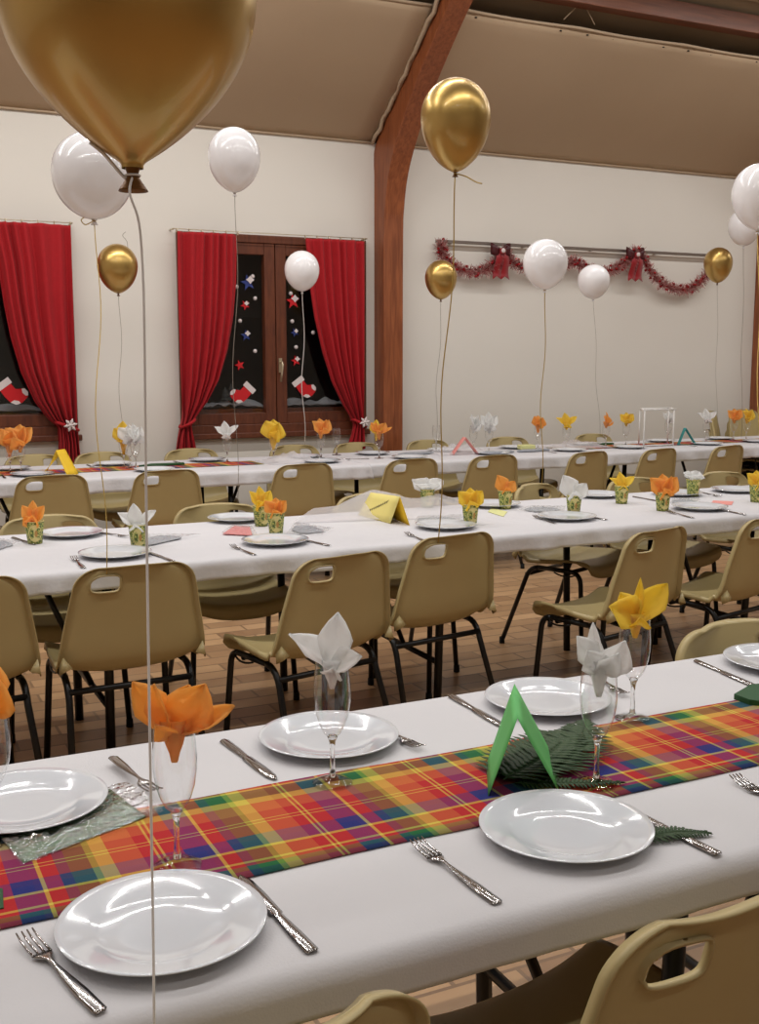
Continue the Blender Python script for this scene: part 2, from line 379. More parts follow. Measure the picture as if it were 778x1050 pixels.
# second fabric above the purlin
P = []
for i in range(9):
    y = 6.74 - 3.7*i/8; P.append([(AX1+0.01 + (7.9-AX1-.02)*j/24, y + (0.03*abs(sin(j*.7)) if i == 0 else 0), WT+SL*(WY-y)+0.15) for j in range(25)])
q = MB(); q.grid(P); o = struct(q.build('ceiling', 'fabric', thick=0.006))
h = MB(); h.tube([Vector(p) for p in P[0]], 0.014, 6); h.build('fabric_hem', 'piping', o)
# laced hem up the side of the arch
def hem_edge(x, sgn):
    h = MB(); pts = []
    for k in range(28):
        y = 7.98 - k*0.07; pts.append((x + sgn*0.012*(k % 2), y, WT+SL*(WY-y)-0.02-0.012*((k*7) % 3)))
    h.tube(pts, 0.017, 6); return struct(h.build('trim_4', 'piping'))
hem_edge(AX0-0.02, -1)
# glued-laminated arches
soff = [(7.82, 0.0), (7.82, 1.2), (7.82, 2.33), (7.80, 2.62), (7.73, 2.86), (7.58, 3.10), (7.36, 3.36), (7.08, 3.62), (6.80, 3.85), (6.2, 4.30), (5.2, 5.02), (4.0, 5.86), (3.0, 6.55)]
back = [(7.999, 0.0), (7.999, 1.2), (7.999, 2.33), (7.999, 2.62), (7.999, 2.86), (7.999, 3.05), (7.80, 3.25), (7.50, 3.47), (7.2, 3.69), (6.6, 4.14), (5.5, 4.96), (4.2, 5.93), (3.0, 6.82)]
def arch(xa, xb, name):
    s1 = catmull([Vector((0, y, z)) for y, z in soff], 5); s2 = catmull([Vector((0, y, z)) for y, z in back], 5)
    q = MB(); n = len(s1); vs = []
    for a, c in zip(s1, s2):
        vs += [(xa, a.y, a.z), (xb, a.y, a.z), (xb, c.y, c.z), (xa, c.y, c.z)]
    fs = [(i*4+k, i*4+(k+1) % 4, (i+1)*4+(k+1) % 4, (i+1)*4+k) for i in range(n-1) for k in range(4)] + [(3, 2, 1, 0), tuple((n-1)*4+k for k in range(4))]
    q.add(vs, fs, True)
    return struct(q.build(name, 'glulam', bevel=0.006))
arch(AX0, AX1, 'trim_1'); arch(7.925, 8.095, 'trim_2'); arch(-0.26, -0.09, 'trim_3')
q = MB(); q.box((X0, 6.85, 3.985), (X1, 6.965, 4.12)); struct(q.build('trim_5', 'purlin', bevel=0.004))
# lantern-hook cables that hold the fabric (short V cords)
q = MB()
a = atz(575, 27, 3.93); q.tube([(a.x-.14, 6.99, 3.90), (a.x, 6.96, 4.04), (a.x+.14, 6.99, 3.90)], 0.004, 5); struct(q.build('trim_6', 'piping'))
# baseboard
q = MB(); q.box((X0, WY-.012, 0), (X1, WY, 0.09)); struct(q.build('baseboard_back', 'floor'))

# windows ----------------------------------------------------------
def window(name, W):
    x0, x1, z0, z1 = W; y0 = WY-0.025; y1 = WY+0.10
    r = struct(thing(name, 'x', 'x', (0, 0, 0)))
    del r['label']; del r['category']
    t = 0.075
    q = MB(); q.box((x0+t*.7, y0, z0), (x1-t*.7, y1, z0+t)); q.box((x0+t*.7, y0, z1-t*.8), (x1-t*.7, y1, z1)); q.box((x0, y0-.002, z0), (x0+t*.7, y1, z1)); q.box((x1-t*.7, y0-.002, z0), (x1, y1, z1))
    q.build('window_frame', 'window_wood', r, bevel=0.006)
    q = MB(); q.box((x0-.02, WY-.06, z0-.03), (x1+.02, WY-.002, z0+.012)); q.build('window_sill', 'window_wood', r, bevel=0.006)
    xm = (x0+x1)/2; s = 0.085; ia, ib = x0+t*.7, x1-t*.7; za, zb = z0+t, z1-t*.8
    for a, c in ((ia, xm-.003), (xm+.003, ib)):
        q = MB(); ya, yb = WY-.015, WY+.055
        q.box((a+s, ya, za), (c-s, yb, za+s)); q.box((a+s, ya, zb-s), (c-s, yb, zb)); q.box((a, ya-.002, za), (a+s, yb, zb)); q.box((c-s, ya-.002, za), (c, yb, zb))
        sh = q.build('sash', 'window_wood', r, bevel=0.005)
        g = MB(); g.box((a+s-.01, WY+.018, za+s-.01), (c-s+.01, WY+.024, zb-s+.01)); g.build('pane', 'window_glass', sh)
    q = MB(); hx = xm+0.03; hz = aty(282, 374, WY).z
    q.box((hx-.012, WY-.03, hz-.06), (hx+.012, WY-.014, hz+.05)); q.tube([(hx, WY-.03, hz+.02), (hx, WY-.06, hz+.02), (hx+.004, WY-.065, hz+.0), (hx-.012, WY-.062, hz-.13)], 0.009, 8)
    q.build('window_handle', 'handle', r)
    # night-time reveal outside
    return r
M['window_glass'] = film('window_glass', (10, 10, 10), 0.0, 1.0)
window('window_2', W2); window('window_1', W1)
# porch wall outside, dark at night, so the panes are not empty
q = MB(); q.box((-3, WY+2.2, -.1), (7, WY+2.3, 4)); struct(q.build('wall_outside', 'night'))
q = MB(); q.box((2.42, WY+0.8, 1.78), (3.2, WY+0.84, 2.4)); struct(q.build('pane_reflection_panel', 'night'))  # added panel imitating the grey room reflection high in the left pane

# ------------------------------------------------------------------ lamps
def fixture(x, y, z, L=1.5, label='', p=60):
    r = thing('fluorescent_lamp', label, 'lamp', (x, y, z), 0, 'fluorescent ceiling lamps over the hall')
    q = MB(); q.box((-L/2, -.09, 0), (L/2, .09, .06)); q.build('lamp_body', 'fixture', r, bevel=.01)
    q = MB(); zt = WT+SL*(WY-y) if y > 2.9 else 6.0
    for s in (-.5, .5): q.tube([(s*L*.8, 0, .055), (s*L*.8, 0, max(0.1, min(zt-z, 2.6)))], .004, 5)
    q.build('hanging_wire', 'steel_black', r)
    ld = bpy.data.lights.new('tube_light', 'AREA'); ld.shape = 'RECTANGLE'; ld.size = L*.96; ld.size_y = 0.05; ld.energy = p*LP; ld.color = (1.0, 0.98, 0.955)
    lo = bpy.data.objects.new('tube_light', ld); COL.objects.link(lo); lo.parent = r; lo.location = (0, 0, -.006)
    return r
LZ = 4.1; LP = 0.62
for yy, xs, p in ((6.1, (-1.2, 1.6, 4.4, 7.2, 10.0), 74), (3.9, (-1.2, 1.6, 4.4, 7.2), 52), (1.6, (-1.2, 1.6, 4.4, 7.2), 50), (-1.4, (-1.2, 1.6, 4.4), 24)):  # last row is added fill behind the camera, brightening napkins that face it
    for i, x in enumerate(xs):
        fixture(x, yy, LZ if yy < 6 else 4.2, 2.6, 'hanging white fluorescent lamp, above the hall tables and out of the picture', p*(.62 if x > 4 else 1.0))
w = bpy.data.worlds.new('night'); S.world = w; w.use_nodes = True
w.node_tree.nodes['Background'].inputs[0].default_value = (0.02, 0.022, 0.03, 1); w.node_tree.nodes['Background'].inputs[1].default_value = 0.3

# ------------------------------------------------------------------ chairs
# local frame: sitter faces +Y, seat at 0.445, back top at 0.79; carrying hole on the -X side
def make_shell():
    prof = catmull([(0, .225, .405), (0, .222, .430), (0, .195, .446), (0, .10, .448), (0, .0, .440), (0, -.09, .436), (0, -.140, .442), (0, -.172, .470), (0, -.190, .52), (0, -.205, .60), (0, -.222, .68), (0, -.236, .745), (0, -.248, .792)], 6)
    prof = prof[:-1]
    # extra rows near the top so the corners can be round
    n0 = len(prof); top = Vector((0, -.248, .792)); last = prof[-4]
    prof = prof[:-3]
    for k in range(1, 19): prof.append(last.lerp(top, 1-(1-k/18)**1.3))
    wid = [(0, .185), (.03, .205), (.2, .222), (.45, .232), (.52, .238), (.60, .238), (.70, .226), (.8, .211), (.9, .196), (1, .182)]
    L = [0]
    for a, c in zip(prof, prof[1:]): L.append(L[-1]+(c-a).length)
    T = L[-1]; nu = 44; P = []
    r = 0.068
    for i, p in enumerate(prof):
        v = L[i]/T; w = interp(wid, v); d = T-L[i]
        if d < r: w = w-r+math.sqrt(max(0, r*r-(r-d)**2))
        back = max(0, min(1, (v-.46)/.12)); back = back*back*(3-2*back)
        row = []
        for j in range(nu+1):
            u = -1+2*j/nu; a = abs(u)
            y = p.y + back*0.035*a**2.6 ; z = p.z + (1-back)*(0.022*a**3) - (1-back)*0.012*(1-a*a)
            z += back*(1-back)*4*0.02*a**3
            if d < 0.001: z -= 0.0
            z -= back*0.006*a*a*max(0, 1-d/.1)**2
            row.append(Vector((u*w, y, z)))
        P.append(row)
    bm = bmesh.new()
    V = [[bm.verts.new(p) for p in row] for row in P]
    hx, hz, ax, az = -.100, .739, .046, .028
    def ht(dx, dz):
        e = 1.9 if (dx < 0 and dz > 0) else 4.5
        return (abs(dx/ax)**e+abs(dz/az)**e)**(1/e)
    def inhole(p): return p.y < -.19 and ht(p.x-hx, p.z-hz) < 1
    for i in range(len(V)-1):
        for j in range(nu):
            q = (V[i][j], V[i][j+1], V[i+1][j+1], V[i+1][j])
            c = sum((x.co for x in q), Vector())/4
            if inhole(c): continue
            bm.faces.new(q)
    for x in [x for x in bm.verts if not x.link_faces]: bm.verts.remove(x)
    bm.normal_update()
    # pull hole rim vertices onto the outline
    rim = [e for e in bm.edges if e.is_boundary and all(abs(x.co.x-hx) < ax*1.6 and abs(x.co.z-hz) < az*1.8 and x.co.y < -.18 for x in e.verts)]
    rv = {x for e in rim for x in e.verts}
    hv = set()
    for x in rv:
        dx, dz = x.co.x-hx, x.co.z-hz
        t = ht(dx, dz)
        if .5 < t < 1.5:
            # slanted outline: top edge sweeps down on the outer side
            x.co.x = hx+dx/t; x.co.z = hz+dz/t
            hv.add(x)
    ed = [e for e in bm.edges if e.is_boundary]
    hpos = [x.co.copy() for x in hv]
    res = bmesh.ops.extrude_edge_only(bm, edges=ed)
    nv = [g for g in res['geom'] if isinstance(g, bmesh.types.BMVert)]
    for x in nv:
        c = x.co; hole = any((c-h).length < 1e-6 for h in hpos)
        if hole: x.co += Vector((0, -.010, -.001))
        elif c.z < .47 and c.y > -.14: x.co += Vector((math.copysign(.002, c.x) if abs(c.x) > .17 else 0, .002 if c.y > .2 else 0, -.020))
        else:
            k = max(0, min(1, (c.z-.45)/.05))
            o2 = Vector((c.x, 0, (c.z-.62)*1.0)); o2 = o2.normalized()*.004; x.co += Vector((o2.x, -.020*k, o2.z*k-.016*(1-k)))
    bmesh.ops.recalc_face_normals(bm, faces=bm.faces)
    # small gussets where back meets seat
    for sx in (-1, 1):
        a = Vector((sx*.236, -.172, .475)); pts = [a+Vector((0, .01, .0)), a+Vector((-sx*.034, -.016, -.006)), a+Vector((-sx*.008, -.012, .030)), a+Vector((-sx*.004, -.028, -.014)), a+Vector((sx*.004, .0, -.03))]
        vv = [bm.verts.new(p) for p in pts]
        for tri in ((0, 2, 3), (2, 1, 3), (0, 3, 4)): bm.faces.new([vv[k] for k in tri])
    me = bpy.data.meshes.new('shell'); bm.to_mesh(me); bm.free()
    for p in me.polygons: p.use_smooth = True
    me.materials.append(M['chair'])
    o = bpy.data.objects.new('seat_shell', me); COL.objects.link(o)
    q = o.modifiers.new('solid', 'SOLIDIFY'); q.thickness = .0045; q.offset = 0
    return o
def make_chair(label, group):
    t = thing('plastic_chair', label, 'chair', (0, 0, 0), 0, group)
    sh = make_shell(); sh.parent = t
    for sx in (-1, 1):
        for fr in (1, -1):
            x = sx*.215; kx = sx*.205
            if fr > 0: pts = [(sx*.222, .205, 0.012), (kx, .180, .355)] + list(bez((kx, .180, .355), (kx, .176, .412), (kx, .125, .414), 5))[1:]
            else: pts = [(sx*.228, -.255, 0.012), (kx, -.135, .345)] + list(bez((kx, -.135, .345), (kx, -.115, .410), (kx, -.06, .414), 5))[1:]
            q = MB(); q.tube(pts, .0115, 10); lg = q.build('leg', 'steel_black', t)
            f = MB(); p = Vector(pts[0]); f.lathe([(.0001, 0), (.014, 0), (.0145, .004), (.0135, .032), (.0116, .033)], 10, (p.x, p.y, 0)); f.build('foot_cap', 'rubber', lg)
        q = MB(); q.tube([(kx, .126, .414), (kx, -.061, .414)], .0113, 10); q.build('side_rail', 'steel_black', t)
    for y, z in ((.10, .402), (-.128, .372)):
        q = MB(); q.tube([(-.205, y, z), (.205, y, z)], .0105, 10); q.build('crossbar', 'steel_black', t)
    for sx in (-1, 1):
        q = MB(); q.tube(list(bez((sx*.205, .15, .40), (sx*.213, .10, .375), (sx*.205, .03, .40), 6)), .004, 6)
        q.build('stacking_hook', 'steel_black', t)
    return t
G_CH = 'beige plastic chairs around the long tables'
chair0 = make_chair('', G_CH); used = [False]
chairs = {}
def chair(key, x, y, rot, label, z=0.0):
    """x, y = middle of the top of the back; rot = degrees, 0 faces +Y"""
    a = radians(rot); ox, oy = -sin(a)*(-.248), cos(a)*(-.248)
    loc = (x-ox, y-oy, z)
    if not used[0]:
        used[0] = True; chair0.location = loc; chair0.rotation_euler = (0, 0, a); chair0['label'] = label; r = chair0
    else: r = dup(chair0, loc, a, label)
    chairs[key] = r; return r
def hole(key, dx=0.0):
    r = chairs[key]; a = r.rotation_euler.z; p = Vector((-.098+dx, -.245, .772))
    R = Matrix.Rotation(a, 3, 'Z'); return Vector(r.location)+R @ p
def mid(xl, yl, xr, yr, z=.785):
    a, c = atz(xl, yl, z), atz(xr, yr, z); return (a.x+c.x)/2, (a.y+c.y)/2, math.degrees(math.atan2(c.y-a.y, c.x-a.x))
# front table, near side
chair('A1', .94, .915, 7, 'large beige plastic chair cut off by the bottom right corner, nearest to the viewer')
chair('A0', .335, .905, 6, 'beige plastic chair at the bottom edge, only a sliver of its back top showing')
# front table, far side
chair('A2', 1.95, 1.975, 174, 'beige plastic chair facing us behind the front table, beside the yellow napkin glass')
# middle table, near side
for key, xl, yl, xr, yr, lab in (
    ('B0', -62, 602, 28, 592, 'beige chair with its back to us, cut off by the left edge of the picture'),
    ('B1', 85, 587, 195, 577, 'beige chair seen from behind, at the middle table, behind the orange napkin flute'),
    ('B2', 310, 578, 402, 565, 'beige chair seen from behind, right behind the white star napkin flute'),
    ('B3', 425, 556, 514, 545, 'beige chair seen from behind, third full one, tied to the gold balloon by the beam'),
    ('B4', 642, 549, 700, 538, 'beige chair turned right, behind the yellow napkin flute of the front table'),
    ('B5', 745, 541, 806, 530, 'beige chair on the near side of the middle table, cut off by the right edge')):
    x, y, r = mid(xl, yl, xr, yr)
    if key == 'B0': x, y, r = .28, 3.37, 6
    if key == 'B4': r = 15; x, y = 2.79, 3.22
    if key == 'B5': r = 14; x, y = 3.42, 3.28
    chair(key, x, y, r, lab)
# middle table, far side
for key, x, y, r, lab in (
    ('C0', .735, 4.62, 178, 'beige chair facing us at the middle table, behind the leftmost orange napkin cup'),
    ('C1', 1.47, 4.66, 176, 'beige chair facing us across the middle table, behind the white and yellow napkin cups'),
    ('C2', 2.25, 4.70, 181, 'beige chair facing us mostly hidden behind the clear net sheet and yellow card'),
    ('C3', 3.16, 4.68, 203, 'beige chair facing us, seat in view, tied to the white balloon between the bows'),
    ('C4', 3.82, 4.70, 184, 'beige chair facing us on the far side, behind the yellow napkin cup right of centre'),
    ('C5', 4.46, 4.72, 183, 'beige chair facing us behind the white napkin cup at the right of the middle table')):
    chair(key, x, y, r, lab)
# back table, near side
for key, xl, yl, xr, yr, lab in (
    ('D1', 18, 490, 88, 487, 'beige chair seen from behind at the back table, below the yellow tent card'),
    ('D2', 142, 484, 203, 483, 'beige chair seen from behind at the back table, left of the black trestle legs'),
    ('D3', 289, 479, 346, 477, 'beige chair seen from behind at the back table, below the left yellow napkin glass'),
    ('D4', 398, 473, 452, 471, 'beige chair seen from behind at the back table, below the orange and yellow napkin glass'),
    ('D5', 484, 470, 532, 466, 'beige chair seen from behind at the back table, below the pair of white napkin glasses'),
    ('D6', 600, 468, 641, 464, 'beige chair turned slightly at the back table, below the orange napkin near the net'),
    ('D7', 666, 464, 706, 460, 'beige chair seen from behind at the back table, just below the white wire stand'),
    ('D8', 745, 461, 786, 458, 'beige chair seen from behind at the back table, at the right edge of the picture')):
    x, y, r = mid(xl, yl, xr, yr); r = {'D6': 12, 'D7': 12, 'D8': 12}.get(key, 4)
    chair(key, x, {'D6': 6.17, 'D7': 6.15, 'D8': 6.15}.get(key, 6.22), r, lab)
# back table, far side
for key, px, r, lab in (
    ('E0', 35, 178, 'beige chair by the wall facing us, behind the two orange napkin glasses at far left'),
    ('E1', 104, 183, 'beige chair by the wall facing us, right of the snowflake curtain tie'),
    ('E2', 195, 179, 'beige chair by the wall facing us, below the left curtain of the full window'),
    ('E3', 300, 181, 'beige chair by the wall facing us, below the middle of the full window'),
    ('E4', 364, 180, 'beige chair by the wall facing us, below the right curtain of the full window'),
    ('E5', 436, 184, 'beige chair by the wall facing us, just right of the wooden post'),
    ('E6', 518, 178, 'beige chair by the wall facing us, right of the two white napkin glasses'),
    ('E7', 605, 181, 'beige chair by the wall facing us, under the small white balloon on the garland')):
    p = aty(px, 465, 7.62); chair(key, p.x, 7.62, r, lab)
for k, lab in enumerate(('bottom beige chair of the stack by the wall at far right', 'middle beige chair of the stack by the wall at far right', 'top beige chair of the stack by the wall at far right')):
    p = aty(756, 424, 7.72); chair('S%d' % k, p.x, 7.72-.02*k, 186, lab, z=.085*k)
for k, lab in enumerate(('bottom beige chair of the sideways stack, left of the wall-side stack', 'middle beige chair of the sideways stack, left of the wall-side stack', 'top beige chair of the sideways stack, left of the wall-side stack')):
    p = aty(731, 428, 7.55); chair('T%d' % k, p.x, 7.60, 222, lab, z=.085*k)

# ------------------------------------------------------------------ tables and cloths
def table(x0, x1, y0, y1, label, zt=.742, legs=None):
    t = thing('folding_table', label, 'table', ((x0+x1)/2, (y0+y1)/2, 0), 0)
    hx, hy = (x1-x0)/2, (y1-y0)/2
    q = MB(); q.box((-hx, -hy, zt-.030), (hx, hy, zt)); q.build('table_top', 'table', t, bevel=.008)
    for sx in (-1, 1):
        xx = sx*(hx-.22) if not legs else legs[(sx+1)//2]-(x0+x1)/2
        for sy in (-1, 1):
            q = MB(); q.tube([(xx, sy*(hy-.10), zt-.03), (xx, sy*(hy-.13), .0)], .017, 8); q.build('leg', 'steel_black', t)
        q = MB(); q.tube([(xx, -(hy-.12), .22), (xx, hy-.12, .22)], .012, 8); q.build('stretcher', 'steel_black', t)
        q = MB(); q.tube([(xx, 0, .22), (xx-sx*.20, 0, zt-.035)], .011, 8); q.build('brace', 'steel_black', t)
    return t
Y1 = (1.105, 1.885); Y2 = (3.625, 4.465); Y3 = (6.46, 7.30)
table(-1.25, 1.25, *Y1, 'long folding table on black legs under the left of the front white cloth', legs=(-.9, 1.10))
table(1.26, 2.5, *Y1, 'long folding table on black legs under the right of the front white cloth')
for a, c, lg, lab in ((-1.0, .95, (-.7, .78), 'left end'), (.96, 2.60, (1.66, 2.10), 'left half'), (2.61, 4.25, (3.16, 3.74), 'right half'), (4.26, 5.87, (4.5, 5.6), 'right end')): table(a, c, *Y2, 'long folding table under the %s of the middle cloth' % lab, legs=lg)
X3 = 3.07
table(-.7, 1.17, *Y3, 'folding table under the left end of the back cloth', legs=(-.4, .98)); table(1.19, X3-.01, *Y3, 'folding table with black braced legs in view, under the back cloth near the window', legs=(2.17, 2.84))
for a, lg, lab in ((X3+.06, (3.35, 4.55), 'just right of the wooden post'), (X3+1.97, (5.0+.3, 6.3), 'below the white wire stand')): table(a, a+1.88, Y3[0]+.03, Y3[1]+.03, 'folding table under the back cloth, %s' % lab, legs=lg)
table(X3+3.88, X3+5.7, Y3[0]+.03, Y3[1]+.03, 'folding table under the far right end of the back cloth')
def cloth(x0, x1, y0, y1, ov, m, label, z=.7435, r=.022, wr=.004, seed=0.0, res=.03):
    lx, ly = x1-x0, y1-y0
    def f(d, base, sgn):
        if d <= 0: return base, 0
        a = d/r
        if a < pi/2: return base+sgn*r*sin(a), r*(1-cos(a))
        return base+sgn*r, r+(d-r*pi/2)
    def axis(l, step):
        n = max(2, int(l/step)); inner = [l*i/n for i in range(n+1)]
        e = [r*pi/2*k/4 for k in range(1, 5)] + [r*pi/2 + (ov-r*pi/2)*k/4 for k in range(1, 5)]
        return [-k for k in e[::-1]] + inner + [l+k for k in e]
    P = []
    for t in axis(ly, .05):
        row = []
        for s in axis(lx, res):
            if s < 0: X, dx = f(-s, x0, -1)
            elif s > lx: X, dx = f(s-lx, x1, 1)
            else: X, dx = x0+s, 0
            if t < 0: Y, dy = f(-t, y0, -1)
            elif t > ly: Y, dy = f(t-ly, y1, 1)
            else: Y, dy = y0+t, 0
            d = max(dx, dy) + .25*min(dx, dy)
            k = min(1, max(0, (d-.005)/ov)); nz = noise.noise(Vector((X*6+seed, Y*3, 1.7))); n2 = noise.noise(Vector((X*19+seed, 4.1, d*8)))
            w = k*(wr*3*nz+wr*2*n2)
            Yd = Y + ((-1 if t < 0 else 1)*abs(w) if dy > 0 else 0) ; Xd = X + ((-1 if s < 0 else 1)*abs(w) if dx > 0 else 0)
            flat = .0016*max(0, noise.noise(Vector((X*7+seed, Y*9, .3)))) if d == 0 else 0
            row.append((Xd, Yd, z + .0012 + flat - d*(1+.06*nz)))
        P.append(row)
    q = MB(); q.grid(P); o = q.build('tablecloth', m, thick=.0012, offset=1)
    return tag(o, label, 'tablecloth')
cloth(-1.28, 2.53, 1.10, Y1[1]+.012, .071, 'cloth', 'plain white cloth on the front table, under the bright plaid runner', r=.025, wr=.0015)
cloth(-1.02, 5.88, Y2[0]-.006, Y2[1]+.006, .078, 'cloth2', 'crinkled white paper cloth on the middle table, set with leaf-print cups', r=.02, wr=.012, seed=3)
cloth(-.72, X3, Y3[0]-.006, Y3[1]+.006, .10, 'cloth2', 'white paper cloth on the back table, left of the wooden post', r=.02, wr=.013, seed=7)
cloth(X3+.05, X3+5.75, Y3[0]+.024, Y3[1]+.036, .10, 'cloth2', 'white paper cloth on the back table, right of the wooden post', r=.02, wr=.013, seed=11)
TZ = .7462
def runner(x0, x1, y0, w, label, seed=0):
    nx = int((x1-x0)/.03); P = []
    for j in range(13):
        P.append([(x0+(x1-x0)*i/nx-x0, w*j/12 + .007*noise.noise(Vector((i*.12+seed, 0, 0))), .0014+.0022*max(0, noise.noise(Vector((i*.16+seed, j*.22, 2.0)))) if 0 < i < nx else .001) for i in range(nx+1)])
    q = MB(); q.grid(P); o = q.build('table_runner', 'plaid', thick=.0010, loc=(x0, y0, TZ+.0004), offset=1); return tag(o, label, 'table runner')
runner(-.7, 2.42, 1.325, .288, 'bright madras plaid runner along the middle of the front table')
runner(-.4, 2.47, 6.76, .26, 'plaid runner on the back table, left part, by the yellow tent card', 3)
runner(4.9, 8.3, 6.80, .26, 'plaid runner on the back table, right part, under the white wire stand', 5)

# ------------------------------------------------------------------ tableware makers
def plate(x, y, label, group, R=.1275, oct=False):
    prof = [(.0001, .0045), (.050, .0042), (.074, .005), (.082, .008), (.095, .0125), (.118, .0165), (.1265, .0185), (.1275, .0172), (.118, .0142), (.095, .0098), (.083, .0050), (.078, .0012), (.070, 0), (.066, .0012), (.0001, .0016)]
    key = 'plate_oct' if oct else 'plate'
    if key not in protos:
        q = MB(); q.lathe(prof, 8 if False else 64); protos[key] = q.build('dinner_plate', 'porcelain'); o = protos[key]
    else: o = protos[key].copy(); COL.objects.link(o)
    o.location = (x, y, TZ+.0006); s = R/.1275; o.scale = (s, s, s); o.rotation_euler = (0, 0, x*3)
    return tag(o, label, 'plate', group)
protos = {}
def fork_mesh():
    # along +Y from handle end (0) to tines (0.2)
    q = MB(); L = .200
    st = [(0, .0055, .0010), (.004, .0085, .0012), (.05, .0085, .0016), (.09, .0055, .0026), (.118, .0030, .0040), (.132, .0040, .0045), (.143, .0105, .0030), (.152, .0125, .0016)]
    P = []
    for y, w, z in st:
        P.append([(-w, y, z), (-w*.5, y, z+.0010), (w*.5, y, z+.0010), (w, y, z)])
    q.grid(P)
    for k in range(4):
        x = -.0106+.00707*k
        q.tube([(x, .150, .0019), (x, .168, .0030), (x*.96, .186, .0050), (x*.94, L, .0095)], .0017, 6, taper=[1.15, 1, .95, .6])
    return q
def knife_mesh():
    q = MB()
    st = [(0, .0060), (.004, .0092), (.05, .0088), (.095, .0068), (.100, .0062), (.103, .0090), (.16, .0105), (.20, .0095), (.215, .0050), (.220, .0010)]
    P = [[(-w, y, .0006), (-w*.4, y, .0026), (w*.4, y, .0026), (w, y, .0006)] for y, w in st]
    q.grid(P); return q
def cutlery(kind, tip, hnd, label, group, z=None, lift=0.0):
    a, c = atz(*tip), atz(*hnd); d = a-c; ang = math.atan2(d.y, d.x)-pi/2
    if kind not in protos: o = protos[kind] = (fork_mesh() if kind == 'fork' else knife_mesh()).build(kind, 'steel', thick=.0014 if kind == 'fork' else .0016, offset=-1); o.name = 'table_'+kind
    else: o = protos[kind].copy(); COL.objects.link(o)
    o.location = (c.x, c.y, TZ+.0026+lift); o.rotation_euler = (0, 0, ang)
    return tag(o, label, kind, group)
def cutlery_at(kind, x, y, rot, label, group):
    if kind not in protos: return
    o = protos[kind].copy(); COL.objects.link(o); o.location = (x, y, TZ+.0026); o.rotation_euler = (0, 0, radians(rot)); return tag(o, label, kind, group)

# napkin: a bunch of folded paper petals, one mesh
def petal(q, base, tip, w, bend, cup, nrm, prof=None, n=7, m=6):
    base, tip = Vector(base), Vector(tip); d = tip-base; nrm = Vector(nrm); nrm = (nrm - d*(nrm.dot(d)/d.dot(d))).normalized(); side = d.normalized().cross(nrm)
    prof = prof or [(0, .22), (.25, .62), (.55, 1.0), (.8, .62), (1, .04)]
    P = []
    for i in range(n+1):
        s = i/n; ww = w*interp(prof, s); row = []
        for j in range(m+1):
            r = -1+2*j/m
            row.append(base+d*s+side*(ww*r)+nrm*(cup*w*(abs(r)**1.6)*sin(pi*min(1, s*.9+.1)) + bend*sin(pi*s*.8)+ .10*w*sin(5*r+7*s)))
        P.append(row)
    q.grid(P)
def cone_tail(q, zt, rt_, depth, seg=14):
    P = []
    for i in range(6):
        s = i/5; row = []
        for k in range(seg):
            a = 2*pi*k/seg; r = rt_*(1-s*.78)*(1+.16*sin(4*a+1.3*i)); row.append((r*cos(a), r*sin(a), zt-depth*s))
        P.append(row)
    q.grid(P, closed=True)
YAW = -AZ   # petals below are given as (right, up, toward viewer)
def loc3(r, u, t): return (r*cos(AZ)-t*sin(AZ), -r*sin(AZ)-t*cos(AZ), u)
def napkin_petals(pet, tail=.06, rt_=.019):
    q = MB()
    for tip, w, bend, cup, nr in pet:
        petal(q, (0, 0, -.022), loc3(*tip), w, bend, cup, loc3(*nr))
    if tail: cone_tail(q, .004, rt_, tail)
    return q
NP = {}
def napkin(shape, colour, x, y, z, label, group=None, rot=0, s=1.0):
    key = (shape, colour)
    if key not in NP:
        o = napkin_petals(SHAPES[shape][0], *SHAPES[shape][1]).build('paper_napkin', colour, thick=.0008); NP[key] = o
    else: o = NP[key].copy(); COL.objects.link(o)
    o.location = (x, y, z); o.rotation_euler = (0, 0, radians(rot)); o.scale = (s, s, s)
    return tag(o, label, 'napkin', group)
FT = (0, 0, 1); 
